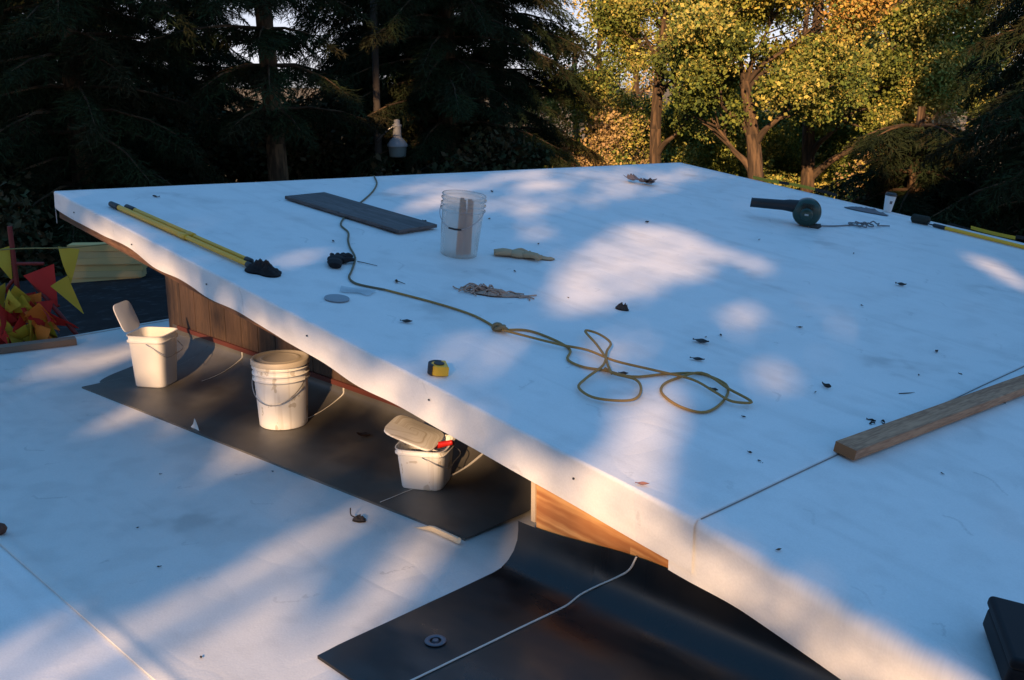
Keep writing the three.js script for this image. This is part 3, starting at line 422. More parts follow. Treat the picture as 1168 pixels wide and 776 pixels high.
// fallen leaves and twigs
{
  const dark = [mat(0.035, 0.028, 0.024, 0.85), mat(0.06, 0.042, 0.03, 0.85), mat(0.05, 0.05, 0.05, 0.85)], q = rng(91);
  const leaf = (L, w, curl, lob) => grid(8, 4, (a, b) => { const u = a / 8, v = b / 4 - 0.5, wd = w * Math.pow(Math.sin(Math.PI * Math.min(1, u * 0.96 + 0.03)), 0.7) * (1 - 0.5 * lob * Math.abs(Math.sin(u * 9.5 + 0.8))); return [(u - 0.5) * L, 0.003 + curl * ((u - 0.5) * (u - 0.5) * 0.022 + v * v * 0.03 + 0.004 * Math.sin(u * 7 + v * 5)), v * wd]; });
  const geos = [leaf(0.075, 0.04, 1, 0.35), leaf(0.06, 0.028, 1.3, 0.2), leaf(0.05, 0.03, 0.8, 0.5), leaf(0.09, 0.03, 1, 0.1)];
  const place = (name, label, cat, grp, geo, m, s, u, yaw, k) => { const o = part(name, geo, m, scene); tag(o, label, cat, grp); onRoof(o, s, u, yaw, 0.001); o.scale.setScalar(k); return o; };
  const small = [[0.32, 0.545, .9], [1.449, 1.934, .9], [0.764, 3.243, 1.2], [2.547, 0.805, .8], [2.01, 3.723, 1], [2.731, 4.188, .6], [4.064, 3.203, .6], [4.116, 2.365, .6], [3.983, 1.793, .5], [4.728, 2.729, .8], [4.955, 2.481, .7], [5.338, 0.092, .4], [4.96, 0.594, .5], [4.89, 0.632, .45], [5.237, 2.283, .7], [3.962, 1.688, .35], [4.676, 0.924, .4], [2.213, 2.278, .6], [4.846, 2.241, .5], [4.69, 1.497, .35], [2.647, 1.618, .5], [3.163, 1.519, .35], [1.705, 0.99, .8], [1.528, 2.481, .6], [5.4, 1.2, .3], [3.3, 4.6, .6]];
  small.forEach(([s, u, k], i) => place('fallen_leaf', 'small dark dry leaf fragment on the white raised roof', 'leaf', 'leaf fragments strewn on the raised roof', geos[i % 4], [...dark, mat(0.12, 0.07, 0.035, 0.85)][i % 4], s, u, q() * 6, k * 0.72));
  place('oak_leaf', 'large dark curled leaf, farther from the cord loops than its neighbour', 'leaf', null, geos[0], dark[2], 4.0, 1.587, 0.6, 1.1);
  place('oak_leaf', 'large dark flat leaf beside the cord loops', 'leaf', null, geos[3], dark[2], 4.151, 1.341, 0.7, 0.8);
  place('oak_leaf', 'dark narrow leaf lying between the cord loops and the wooden stud', 'leaf', null, geos[1], dark[0], 4.68, 1.615, -0.2, 0.9);
  place('oak_leaf', 'grey leaf lying alone on the right of the white roof', 'leaf', null, geos[2], dark[2], 3.942, 4.006, 0.7, 1.5);
  place('oak_leaf', 'reddish flat leaf on the sunlit part near the roof edge', 'leaf', null, geos[3], mat(0.34, 0.16, 0.13, 0.8), 4.83, 0.045, 0.9, 0.55);
  place('oak_leaf', 'dark leaf lying between the tape measure and the black glove', 'leaf', null, geos[0], dark[2], 3.108, 0.413, 0.9, 0.8);
  place('oak_leaf', 'brown leaf lying inside the cord loop', 'leaf', null, geos[2], dark[1], 4.10, 0.845, 0.9, 0.9);
  place('oak_leaf', 'brown leaf lying under the end of the cord loop', 'leaf', null, geos[2], dark[1], 4.43, 1.07, 0.2, 0.8);
  for (const [s, u, y] of [[5.0, 1.41, .4], [5.02, 1.38, 1.4], [5.04, 1.44, 2.2]]) place('oak_leaf', 'dark leaf in the little cluster beside the wooden stud', 'leaf', 'leaf cluster beside the stud', geos[1], dark[0], s, u, y, 0.65);
  { const o = part('walnut_husk', loftCloth(0.075, 0.06, 0.045, 21.3), dark[0], scene); tag(o, 'dark lumpy nut husk lying on the white roof above the cord', 'nut'); onRoof(o, 3.443, 1.651, 0.3, 0); }
  const tw = (label, s, u, yaw, L, r = 0.0025) => { const o = part('twig', tube([[-L / 2, r, 0], [-L * 0.1, r + 0.003, 0.06 * L], [L / 2, r, 0]], [r, r, r * 0.6], 5, 3), dark[1], scene); tag(o, label, 'twig'); onRoof(o, s, u, yaw, 0); };
  tw('thin dark twig lying beside the black glove and cord', 2.19, 0.88, 0.4, 0.13); tw('thin bent twig lying near the wooden stud', 4.93, 1.92, 1.2, 0.10); tw('short twig between the cord and the netting scrap', 2.56, 0.82, 0.1, 0.08);
  const fl = (name, label, cat, geo, m, s, u, yaw, k, y = 0) => { const o = part(name, geo, m, scene); tag(o, label, cat); onFloor(o, s, u, yaw, y); o.scale.setScalar(k); };
  fl('curled_leaf', 'curled dark leaf with upright stem on the lower white roof', 'leaf', merge([loftCloth(0.06, 0.045, 0.03, 2.2), tube([[-0.02, 0.01, 0], [-0.04, 0.02, 0.005], [-0.045, 0.05, 0.0]], 0.003, 5, 3)]), dark[0], 3.503, -0.19, 0.3, 1);
  fl('brown_nut', 'round brown nut lying on the seam of the lower white roof', 'nut', loft([[0, 0.008], [0.006, 0.02], [0.02, 0.026], [0.034, 0.02], [0.042, 0.008], [0.043, 0.001]], 16, true, true), mat(0.10, 0.035, 0.018, 0.6), 2.56, -1.335, 0.2, 1.15, 0.004);
  fl('oak_leaf', 'brown leaf lying on the grey flashing between the buckets', 'leaf', geos[0], mat(0.07, 0.035, 0.022, 0.8), 2.72, 0.42, 0.4, 1.1, 0.03);
  for (const [s, u, k] of [[2.9, -0.9, .3], [3.3, -1.0, .35], [2.4, -0.55, .3], [1.2, -0.95, .35], [2.75, -0.15, .3], [4.0, -1.2, .3], [1.7, -1.1, .25]]) { const o = part('fallen_leaf', geos[2], dark[0], scene); tag(o, 'tiny dark leaf crumb on the lower white roof', 'leaf', 'leaf crumbs on the lower roof'); onFloor(o, s, u, s * 7, 0.001); o.scale.setScalar(k); }
}
// ------------------------------------------------------------------ warning lines with pennants
const penYellow = mat(0.56, 0.42, 0.035, 0.7), penRed = mat(0.55, 0.025, 0.02, 0.7), penOrange = mat(0.72, 0.20, 0.02, 0.7), ropeM = mat(0.25, 0.22, 0.08, 0.8);
function pennant(w, h, seed) { return grid(5, 6, (i, j) => { const t = j / 6, u = (i / 5 - 0.5) * w * (1 - t * 0.97); return [u, -h * t, 0.02 * Math.sin(t * 3 + seed + u * 14) * t + 0.006 * Math.sin(u * 40 + seed)]; }); }
{
  const st = thing('warning_stand', 'red warning line stand with slanting braces beyond the white roof', 'stand');
  const a = W(-1.05, 0.05, -0.10); st.position.copy(a);
  part('post', tube([[0, 0, 0], [0.0, 0.9, 0]], 0.018, 10), redPaint, st); part('brace', tube([[0.08, 0.52, -0.02], [0.50, 0.03, 0.10]], 0.017, 10), redPaint, st); part('brace', tube([[-0.02, 0.5, 0], [-0.4, 0.02, 0.1]], 0.014, 10), redPaint, st); part('cross_bar', tube([[-0.28, 0.62, 0], [0.22, 0.62, 0]], 0.013, 10), redPaint, st); part('cross_bar', tube([[-0.28, 0.30, 0], [0.30, 0.30, 0]], 0.012, 10), redPaint, st); part('foot', tube([[-0.4, 0.012, 0.1], [0.5, 0.012, 0.1]], 0.012, 8), redPaint, st);
  const ln = thing('pennant_line', 'warning line of yellow and red pennants tied to the red stand', 'pennant line');
  const p0 = a.clone().add(V(-1.6, 0.70, 0.25)), p1 = a.clone().add(V(0.0, 0.735, 0.03)), p2 = a.clone().add(V(0.48, 0.745, 0.0)), p3 = a.clone().add(V(1.5, 0.80, -0.6));
  part('rope', tube([p0, p0.clone().lerp(p1, 0.5).add(V(0, -0.05, 0)), p1, p2, p3], 0.005, 6, 6), ropeM, ln);
  const hang = (p, m, w, h, ry, rz, s) => { const o = part('pennant', pennant(w, h, s), m, ln); o.position.copy(p); o.rotation.set(0, ry, rz); };
  hang(a.clone().add(V(-0.08, 0.735, 0.04)), penYellow, 0.15, 0.25, 0.5, 0.25, 1); hang(a.clone().add(V(0.42, 0.74, 0.01)), penYellow, 0.18, 0.27, -0.2, -0.08, 2); hang(a.clone().add(V(-0.24, 0.50, 0.12)), penYellow, 0.22, 0.34, 0.1, 0.08, 3); hang(a.clone().add(V(0.19, 0.58, 0.03)), penRed, 0.24, 0.30, 0.2, 0.35, 4); hang(a.clone().add(V(0.34, 0.50, 0.05)), penYellow, 0.14, 0.30, 0.5, 0.5, 5); hang(a.clone().add(V(-0.5, 0.68, 0.08)), penYellow, 0.18, 0.28, 0.3, 0.1, 6); hang(a.clone().add(V(0.07, 0.40, 0.04)), penRed, 0.15, 0.33, 0.4, 0.1, 7); hang(a.clone().add(V(-0.85, 0.66, 0.1)), penRed, 0.18, 0.28, 0.1, -0.1, 8);
  const pile = thing('pennant_heap', 'heap of crumpled red, orange and yellow pennants on the dark lower roof', 'pennants'); pile.position.copy(a).add(V(-0.15, 0.02, 0.22)); const q = rng(8);
  for (let i = 0; i < 96; i++) { const m = [penRed, penOrange, penYellow, penRed, penYellow, penRed][i % 6], o = part('pennant', pennant(0.15, 0.24, i), m, pile); const u = q() - 0.5, v = q() - 0.5; o.position.set(u * 0.95, 0.08 + 0.36 * q() * (1 - 1.6 * u * u) + 0.02, v * 0.25); o.rotation.set(1.2 * (q() - 0.5) + 0.4, q() * 6.3, (q() - 0.5) * 2.4); }
}
{ const o = part('grey_batten', boxUv(-0.40, 0.40, 0, 0.045, -0.05, 0.05), mat(0.20, 0.14, 0.10, 0.8), scene); tag(o, 'weathered wooden batten lying on the far edge of the lower roof', 'lumber'); onFloor(o, -0.50, -0.20, Math.PI / 2 - 0.25, 0.001); }
{ // pennant line beyond the right edge, yellow and black
  const ln = thing('striped_barrier_rope', 'yellow and black striped barrier tape running just outside the right roof edge', 'barrier tape'), blk = mat(0.012, 0.012, 0.012, 0.7), yl = mat(0.60, 0.42, 0.03, 0.6);
  const seg = (s0, s1, q, m, y) => { const g = grid(10, 2, (i, j) => { const s = s0 + (s1 - s0) * i / 10, p = W(s, q, roofY(s, q) + y + 0.012 * Math.sin(s * 5) + (j - 1) * 0.016); return [p.x, p.y, p.z]; }); part(m === blk ? 'black_band' : 'yellow_band', g, m, ln); };
  let s = 0.9; let k = 0; for (const L of [0.32, 0.12, 0.3, 0.25, 0.3, 0.35, 0.5, 0.2, 0.4, 0.25, 0.4, 0.25, 0.5, 0.25, 0.5, 0.3, 0.6]) { const y = s < 1.7 ? 0.02 : s < 2.9 ? -0.12 : -0.02 + 0.05 * sm(2.9, 3.4, s); seg(s, s + L, 7.02, k++ % 2 ? blk : yl, y); s += L; }
}
// ------------------------------------------------------------------ dark roof and board stack on the left
{
  const dr = frame(structure('adjoining_roof', 'dark lower roof beyond the white one'));
  const m = new THREE.MeshPhysicalMaterial({ color: 0xffffff, roughness: 0.9, specularIntensity: 0.35, side: THREE.DoubleSide, map: texture(256, 3, (x, y) => { const v = 0.05 + 0.10 * fbm(x * 4, y * 4, 3, 4) + 0.10 * sm(0.66, 0.7, fbm(x * 12, y * 12, 6, 3)); return [v * 0.95, v * 0.95, v]; }) });
  part('roof_sheet', grid(20, 20, (i, j) => { const s = -0.66 - 6.2 * i / 20, q = -6.9 + 12 * j / 20; return [s, -0.10 + 0.095 * (s + 0.66), -q]; }), m, dr);
  part('roof_skirt', box(-6.86, -0.67, -3.5, -0.72, -5.1, 6.9), mat(0.1, 0.09, 0.08, 0.9), dr);
  const cream = [mat(0.68, 0.48, 0.20, 0.75), mat(0.62, 0.45, 0.20, 0.75), mat(0.66, 0.45, 0.17, 0.75)], q = rng(44);
  for (let k = 0; k < 6; k++) { const L = 0.80 + 0.1 * q(), g = boxUv(-L, 0, 0, 0.080, -0.22, 0); const o = part('stacked_board', g, cream[k % 3], scene); tag(o, ['cream board at the bottom of the stack on the dark roof', 'cream board second from the bottom of the stack on the dark roof', 'cream board third from the bottom of the stack on the dark roof', 'cream board third from the top of the stack on the dark roof', 'cream board second from the top of the stack on the dark roof', 'cream board on top of the stack on the dark roof'][k], 'board', 'cream boards stacked beyond the roof'); o.position.set(-4.60 + 0.05 * (q() - 0.5), -0.60 + k * 0.0825, -12.3 + 0.03 * (q() - 0.5)); o.rotation.y = 0.10 + 0.02 * (q() - 0.5); }
}
// ------------------------------------------------------------------ yard light on its pole
{
  const o = thing('yard_light', 'unlit white yard light on an arm from a dark wooden pole', 'yard light'); o.position.set(-2.66, -3.25, -20.3);
  part('pole', tube([[0, 0, 0], [0, 9, 0]], [0.08, 0.06], 14), mat(0.06, 0.048, 0.038, 0.95), o);
  part('arm', tube([[0, 3.95, 0.1], [0.2, 4.15, 0.15], [0.39, 4.28, 0.15]], 0.02, 8, 4), steelWire, o);
  const grey = mat(0.25, 0.26, 0.27, 0.5);
  part('lamp_head', loft([[4.00, 0.09], [4.08, 0.085], [4.22, 0.08], [4.23, 0.095], [4.27, 0.095], [4.28, 0.065], [4.36, 0.06], [4.38, 0.001]], 24, false, true).translate(0.40, 0, 0.15), grey, o);
  part('reflector', loft([[3.85, 0.20], [3.89, 0.20], [3.96, 0.15], [4.03, 0.085]], 28, false).translate(0.40, 0, 0.15), mat(0.30, 0.32, 0.34, 0.5), o);
  part('lens', loft([[3.64, 0.13], [3.66, 0.165], [3.86, 0.18]], 28, true).translate(0.40, 0, 0.15), mat(0.20, 0.24, 0.23, 0.3), o);
}
// ------------------------------------------------------------------ foliage
const barkMap = texture(256, 1, (x, y) => { const v = 0.75 * sm(0.25, 0.75, fbm(x * 14, y * 4, 3, 5)) + 0.25 * fbm(x * 2, y * 2, 6, 3); return [0.20 + 0.28 * v, 0.165 + 0.22 * v, 0.13 + 0.16 * v]; });
const bark = mat(1, 1, 1, 0.95, { map: barkMap, bumpMap: barkMap, bumpScale: 0.015 }), darkBark = new THREE.MeshPhysicalMaterial({ color: 0xffffff, map: barkMap, roughness: 0.95, specularIntensity: 0.3 });
const leafM = new THREE.MeshPhysicalMaterial({ color: 0xffffff, roughness: 0.8, specularIntensity: 0.4, side: THREE.DoubleSide });
const needleM = new THREE.MeshPhysicalMaterial({ color: 0xffffff, roughness: 0.85, specularIntensity: 0.15, side: THREE.DoubleSide });
function leafClump(n, rad, L, w, seed) { // n folded leaves in a ball
  const q = rng(seed), pos = [], ix = [], uv = [];
  for (let i = 0; i < n; i++) {
    const c = V(q() - 0.5, q() - 0.5, q() - 0.5).normalize().multiplyScalar(rad * Math.cbrt(q())); const d = V(q() - 0.5, q() - 0.6, q() - 0.5).normalize(), e = d.clone().cross(V(q() - 0.5, q() - 0.5, q() - 0.5)).normalize(), f = d.clone().cross(e), k = 0.5 + 0.9 * q(), b = pos.length / 3;
    for (const [a, s, h] of [[-0.5, 0, 0], [0.05, 0.5, 0.18], [0.5, 0, 0], [0.05, -0.5, 0.18]]) { const p = c.clone().addScaledVector(d, a * L * k).addScaledVector(e, s * w * k).addScaledVector(f, h * w * k); pos.push(p.x, p.y, p.z); uv.push(a, s); }
    ix.push(b, b + 1, b + 2, b, b + 2, b + 3);
  }
  const g = new THREE.BufferGeometry(); g.setAttribute('position', new THREE.Float32BufferAttribute(pos, 3)); g.setAttribute('uv', new THREE.Float32BufferAttribute(uv, 2)); g.setIndex(ix); g.computeVertexNormals(); return g;
}
function needleSpray(seed, droop) { // a flat branchlet with needle tufts, pointing along +x, about 0.5 m long
  const q = rng(seed), pos = [], ix = [], uv = [];
  const blade = (a, b, w, side) => { const k = pos.length / 3; pos.push(a.x - side.x * w, a.y - side.y * w, a.z - side.z * w, a.x + side.x * w, a.y + side.y * w, a.z + side.z * w, b.x, b.y, b.z); uv.push(0, 0, 1, 0, 0.5, 1); ix.push(k, k + 1, k + 2); };
  const twigs = [[V(0, 0, 0), V(0.5, -droop, 0)]]; for (let i = 0; i < 6; i++) { const t = 0.12 + i * 0.14, sd = i % 2 ? 1 : -1; twigs.push([V(0.5 * t, -droop * t * t, 0), V(0.5 * t + 0.16, -droop * t - 0.03 - 0.05 * q(), sd * (0.24 - 0.16 * t))]); }
  for (const [a, b] of twigs) { blade(a, b, 0.008, V(0, 0, 1)); const n = 13; for (let i = 0; i < n; i++) { const c = a.clone().lerp(b, (i + 0.5) / n), d = b.clone().sub(a).normalize().multiplyScalar(0.7).add(V(q() - 0.5, (q() - 0.5) * 0.9, (q() - 0.5) * 1.6)).normalize(); blade(c, c.clone().addScaledVector(d, 0.09 + 0.06 * q()), 0.009, d.clone().cross(V(q() - 0.5, q() - 0.5, q() - 0.5)).normalize()); } }
  const g = new THREE.BufferGeometry(); g.setAttribute('position', new THREE.Float32BufferAttribute(pos, 3)); g.setAttribute('uv', new THREE.Float32BufferAttribute(uv, 2)); g.setIndex(ix); g.computeVertexNormals(); return g;
}
const clump = leafClump(36, 0.32, 0.078, 0.055, 1), clump2 = leafClump(22, 0.32, 0.12, 0.08, 2), sprayA = needleSpray(3, 0.10), sprayB = needleSpray(4, 0.22);
const rotQ = q => new THREE.Quaternion().setFromEuler(new THREE.Euler(q() * 6.28, q() * 6.28, q() * 6.28));
const mix = (pal, q) => { const [a, b] = [pal[Math.floor(q() * pal.length)], pal[Math.floor(q() * pal.length)]], t = q(), k = 0.75 + 0.5 * q(); return lin((a[0] + (b[0] - a[0]) * t) * k, (a[1] + (b[1] - a[1]) * t) * k, (a[2] + (b[2] - a[2]) * t) * k); };
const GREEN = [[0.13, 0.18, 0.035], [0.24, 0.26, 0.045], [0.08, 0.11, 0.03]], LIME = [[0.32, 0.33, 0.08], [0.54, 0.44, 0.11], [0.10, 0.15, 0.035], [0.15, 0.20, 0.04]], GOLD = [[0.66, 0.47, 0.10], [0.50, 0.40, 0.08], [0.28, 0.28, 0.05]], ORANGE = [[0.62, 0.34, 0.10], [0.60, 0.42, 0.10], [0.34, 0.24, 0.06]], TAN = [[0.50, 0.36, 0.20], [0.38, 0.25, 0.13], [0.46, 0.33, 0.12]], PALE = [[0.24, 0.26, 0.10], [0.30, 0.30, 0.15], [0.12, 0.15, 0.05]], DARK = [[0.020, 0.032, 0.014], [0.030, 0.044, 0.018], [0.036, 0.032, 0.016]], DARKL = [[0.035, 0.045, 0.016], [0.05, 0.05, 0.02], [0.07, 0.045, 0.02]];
// broadleaf tree: trunk points, limbs, crown made of lobes {c, r:[x,y,z], n, pal}
function broadleaf(name, label, cat, group, base, trunkPts, trunkR, lobes, seed, geo = clump, tm = bark, gapScale = 0.55, gapCut = 0.505) {
  const o = thing(name, label, cat, group); o.position.copy(base); const q = rng(seed);
  if (trunkPts) part('trunk', tube(trunkPts, trunkPts.map((_, i) => trunkR * (1 - 0.55 * i / (trunkPts.length - 1)) * (i ? 1 : 1.25)), 12, 5), tm, o);
  const list = [], limbs = [], axis = trunkPts && new THREE.CatmullRomCurve3(trunkPts.map(p => V(...p)), false, 'centripetal');
  for (const l of lobes) {
    const c = V(...l.c), subs = []; for (let k = 0; k < 9; k++) { const d = V(q() - 0.5, q() - 0.5, q() - 0.5).normalize(); subs.push(V(d.x * l.r[0], d.y * l.r[1], d.z * l.r[2]).multiplyScalar(0.6 + 0.7 * q()).add(c)); }
    if (axis) { let t = 0; const want = c.y - 0.8 * Math.hypot(c.x, c.z) - 0.4; while (t < 1 && axis.getPoint(t).y < want) t += 0.02; t = Math.min(t, 1); const a = axis.getPoint(t), r0 = trunkR * (1 - 0.55 * t) * 0.62, mid = a.clone().lerp(c, 0.45).add(V((q() - 0.5) * 0.3, 0.1 - 0.25 * q(), (q() - 0.5) * 0.4)); limbs.push(tube([a.clone().add(V(0, -0.1, 0)), a.clone().lerp(mid, 0.4).add(V(0, 0.05, 0)), mid, c], [r0, r0 * 0.75, r0 * 0.5, r0 * 0.22], 8, 4)); for (const e of subs) { const s = mid.clone().lerp(c, q()); limbs.push(tube([s, s.clone().lerp(e, 0.5).add(V((q() - 0.5) * 0.2, (q() - 0.5) * 0.25, (q() - 0.5) * 0.2)), e], [r0 * 0.28, r0 * 0.18, 0.008], 5, 3)); } }
    for (let i = 0; i < l.n * 1.75; i++) {
      const sc = subs[Math.floor(q() * subs.length)], d = V(q() - 0.5, q() - 0.5, q() - 0.5).normalize(), rad = Math.pow(q(), 0.5), k = 0.42 + 0.36 * noise(d.x * 3 + seed, d.y * 3, d.z * 3), p = V(d.x * l.r[0], d.y * l.r[1] * 0.8, d.z * l.r[2]).multiplyScalar(rad * k).add(sc);
      if (noise((p.x + base.x) / gapScale + seed, p.y / gapScale, (p.z + base.z) / gapScale) < gapCut + 0.10 * rad) continue;
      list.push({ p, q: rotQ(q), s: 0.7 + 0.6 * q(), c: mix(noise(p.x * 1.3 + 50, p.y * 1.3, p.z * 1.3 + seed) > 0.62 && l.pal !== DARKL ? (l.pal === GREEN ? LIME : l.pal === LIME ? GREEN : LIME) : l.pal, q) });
    }
  }
  if (limbs.length) part('limbs', merge(limbs), tm, o);
  instances('crown', geo, leafM, list, o); return o;
}
function conifer(label, group, base, height, spread, y0, seed, pal, trunkR = 0.2, lean = [0, 0], dens = 1) {
  const o = thing('pine_tree', label, 'tree', group); o.position.copy(base); const q = rng(seed), list = [], br = [];
  const ax = h => V(lean[0] * h / height, h, lean[1] * h / height);
  part('trunk', tube([ax(0), ax(height * 0.3), ax(height * 0.65), ax(height)], [trunkR * 1.2, trunkR, trunkR * 0.75, trunkR * 0.35], 10, 3), darkBark, o);
  for (let h = y0; h < height - 0.2; h += (0.36 + 0.22 * q()) / dens) {
    const n = 4 + Math.floor(q() * 3), a0 = q() * 6.28;
    for (let k = 0; k < n; k++) {
      const a = a0 + k / n * 6.28 + (q() - 0.5) * 0.7, L = spread * (0.55 + 0.55 * q()) * (1 - 0.35 * Math.pow(Math.max(0, h / height), 2)), dr = 0.10 + 0.25 * q(), p0 = ax(h), D = V(Math.cos(a), 0, Math.sin(a));
      const at = t => p0.clone().addScaledVector(D, L * t).add(V(0, L * (0.14 * t - (0.14 + dr) * t * t), 0));
      br.push(tube([at(0), at(0.35), at(0.7), at(1)], [0.035, 0.026, 0.016, 0.006], 5, 1, false));
      const m = Math.ceil(L / 0.17);
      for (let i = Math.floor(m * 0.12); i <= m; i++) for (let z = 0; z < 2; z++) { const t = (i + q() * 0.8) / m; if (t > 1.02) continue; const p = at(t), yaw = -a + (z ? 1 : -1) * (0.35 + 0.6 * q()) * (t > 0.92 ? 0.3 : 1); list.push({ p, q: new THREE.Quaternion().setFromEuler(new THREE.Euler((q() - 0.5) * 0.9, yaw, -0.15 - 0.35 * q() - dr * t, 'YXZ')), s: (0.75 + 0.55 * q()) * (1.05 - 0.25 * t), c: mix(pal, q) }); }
    }
  }
  part('branches', merge(br), darkBark, o);
  instances('needles', seed % 2 ? sprayA : sprayB, needleM, list, o); return o;
}
const GY = -3.25;
const B = (x, d) => V(x, GY, -d);
// dark pines on the left, in the shade of the trees behind the viewer
const pineG = 'dark pines beyond the raised roof';
for (const [x, d, h, sp, y0, seed, tr, lean, label] of [
  [-4.15, 18.5, 10.5, 2.0, 4.6, 11, 0.19, [-0.35, 0], 'dark pine with a bare trunk crossing the bright sky gap'],
  [-7.4, 17.5, 10, 2.6, 1.2, 12, 0.2, [0, 0], 'dense dark pine behind the stacked cream boards'],
  [-10.2, 19.5, 10.5, 2.8, 1.5, 13, 0.22, [0, 0], 'dense dark pine behind the heap of pennants'],
  [-1.35, 21.5, 10.5, 2.7, 1.0, 15, 0.22, [0, 0], 'broad drooping pine standing right behind the yard light'],
  [-0.35, 24.5, 11, 2.5, 0.8, 17, 0.2, [0, 0], 'drooping pine whose boughs reach toward the golden trees'],
  [-3.4, 25, 11, 2.6, 1.0, 18, 0.2, [0, 0], 'dark pine in the second row behind the yard light pole'],
  [-8.3, 26.5, 11, 2.6, 0.8, 19, 0.22, [0, 0], 'dark pine in the second row behind the bare trunk'],
  [-12.5, 25, 11, 3.0, 0.6, 20, 0.22, [0, 0], 'dark pine in the second row far behind the pennant heap'],
  [-8.9, 22.5, 11, 2.8, 0.8, 23, 0.22, [0, 0], 'dark pine between the two pines behind the board stack'],
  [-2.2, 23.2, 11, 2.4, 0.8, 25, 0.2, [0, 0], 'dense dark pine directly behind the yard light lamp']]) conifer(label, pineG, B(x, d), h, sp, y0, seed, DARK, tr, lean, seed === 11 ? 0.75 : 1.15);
// dark evergreens on the right, close to the roof
for (const [x, d, h, sp, y0, seed, label] of [
  [7.05, 12.6, 8.2, 1.75, 0.2, 31, 'black green spruce rising beside the right hand roof edge'],
  [8.7, 14.4, 9.5, 2.4, 0.2, 32, 'tall black green spruce behind the roller pole'],
  [6.6, 16.6, 4.7, 1.7, 0.1, 33, 'short dark spruce behind the paper cup'],
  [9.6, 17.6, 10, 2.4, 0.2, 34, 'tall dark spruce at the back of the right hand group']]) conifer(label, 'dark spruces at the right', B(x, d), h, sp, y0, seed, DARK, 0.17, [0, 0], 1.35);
// golden oaks
broadleaf('oak_tree', 'slender oak with a pale sunlit trunk beside the sky gap', 'tree', 'golden oaks beyond the roof', B(3.45, 24.5), [[0, 0, 0], [0.03, 2.2, 0], [-0.02, 4.2, 0], [0.1, 6.4, 0], [0.2, 8.5, 0]], 0.18, [
  { c: [-0.4, 6.1, 0.4], r: [0.9, 0.8, 0.9], n: 360, pal: LIME }, { c: [0.8, 5.9, 0.6], r: [1.0, 1.0, 0.9], n: 620, pal: LIME }, { c: [-1.1, 7.5, 0], r: [0.9, 0.6, 0.8], n: 260, pal: GOLD }, { c: [0.5, 7.6, 0.2], r: [1.4, 1.0, 1.2], n: 800, pal: LIME }, { c: [0.9, 4.7, 0.8], r: [0.75, 0.5, 0.6], n: 260, pal: GREEN }], 101);
broadleaf('oak_tree', 'gnarled oak with a thick forked trunk', 'tree', 'golden oaks beyond the roof', B(5.45, 22.5), [[0.05, 0, 0], [0.02, 2.2, 0], [-0.12, 3.7, 0], [-0.42, 5.1, 0.05]], 0.25, [
  { c: [-1.5, 5.5, 0.2], r: [0.9, 0.55, 0.8], n: 330, pal: GREEN }, { c: [-1.1, 6.6, 0.1], r: [1.0, 0.75, 0.9], n: 500, pal: LIME }, { c: [0.3, 6.9, 0.3], r: [1.1, 0.8, 1.0], n: 560, pal: GOLD }, { c: [1.2, 6.5, 0.5], r: [1.0, 0.5, 0.8], n: 470, pal: ORANGE }, { c: [0.9, 5.0, 0.6], r: [0.75, 0.75, 0.6], n: 360, pal: LIME }, { c: [0.7, 5.9, -0.2], r: [0.8, 0.6, 0.6], n: 260, pal: GOLD }, { c: [-1.0, 4.3, -0.4], r: [0.6, 0.4, 0.5], n: 120, pal: GREEN }], 102);
broadleaf('oak_tree', 'straight oak under an orange crown right of the forked trunk', 'tree', 'golden oaks beyond the roof', B(7.45, 25.5), [[0, 0, 0], [0.0, 2.5, 0], [-0.1, 4.6, 0], [-0.05, 6.6, 0], [0, 8.6, 0]], 0.2, [
  { c: [1.1, 6.9, 0.5], r: [1.5, 0.65, 1.0], n: 760, pal: ORANGE }, { c: [1.7, 5.9, 0.6], r: [1.2, 0.8, 1.0], n: 720, pal: LIME }, { c: [0.5, 5.5, 0.8], r: [0.8, 0.7, 0.7], n: 380, pal: LIME }, { c: [2.4, 5.0, 0.5], r: [1.0, 0.7, 0.8], n: 500, pal: LIME }, { c: [1.0, 4.6, 0.7], r: [0.8, 0.5, 0.7], n: 300, pal: GREEN }, { c: [2.6, 7.6, 0], r: [1.4, 1.0, 1.2], n: 760, pal: GREEN }, { c: [-0.4, 7.9, 0.2], r: [1.4, 0.9, 1.0], n: 600, pal: GOLD }], 103);
broadleaf('maple_tree', 'lime and orange maple crown in front of the pale tree', 'tree', null, B(10.4, 27), [[0, 0, 0], [0.05, 3, 0], [0, 5.5, 0], [0, 8, 0]], 0.13, [
  { c: [-0.2, 5.6, 0.3], r: [1.5, 1.3, 1.1], n: 1050, pal: LIME }, { c: [-1.0, 4.5, 0.6], r: [1.0, 0.8, 0.8], n: 470, pal: GREEN }, { c: [0.1, 7.3, 0.2], r: [1.4, 0.9, 1.1], n: 700, pal: LIME }, { c: [-0.3, 8.3, 0.2], r: [1.3, 0.6, 1.1], n: 500, pal: ORANGE }], 104);
broadleaf('pale_tree', 'pale silvery green tree beside the black spruces', 'tree', null, B(14.2, 32), [[0, 0, 0], [0.1, 4, 0], [0, 9, 0]], 0.18, [
  { c: [0.1, 6.8, 0], r: [1.3, 1.7, 1.2], n: 800, pal: PALE }, { c: [-0.6, 5.2, 0.3], r: [1.1, 0.9, 1.0], n: 420, pal: PALE }, { c: [-1.6, 4.3, 0.5], r: [1.2, 0.9, 1.0], n: 420, pal: LIME }], 105, clump2);
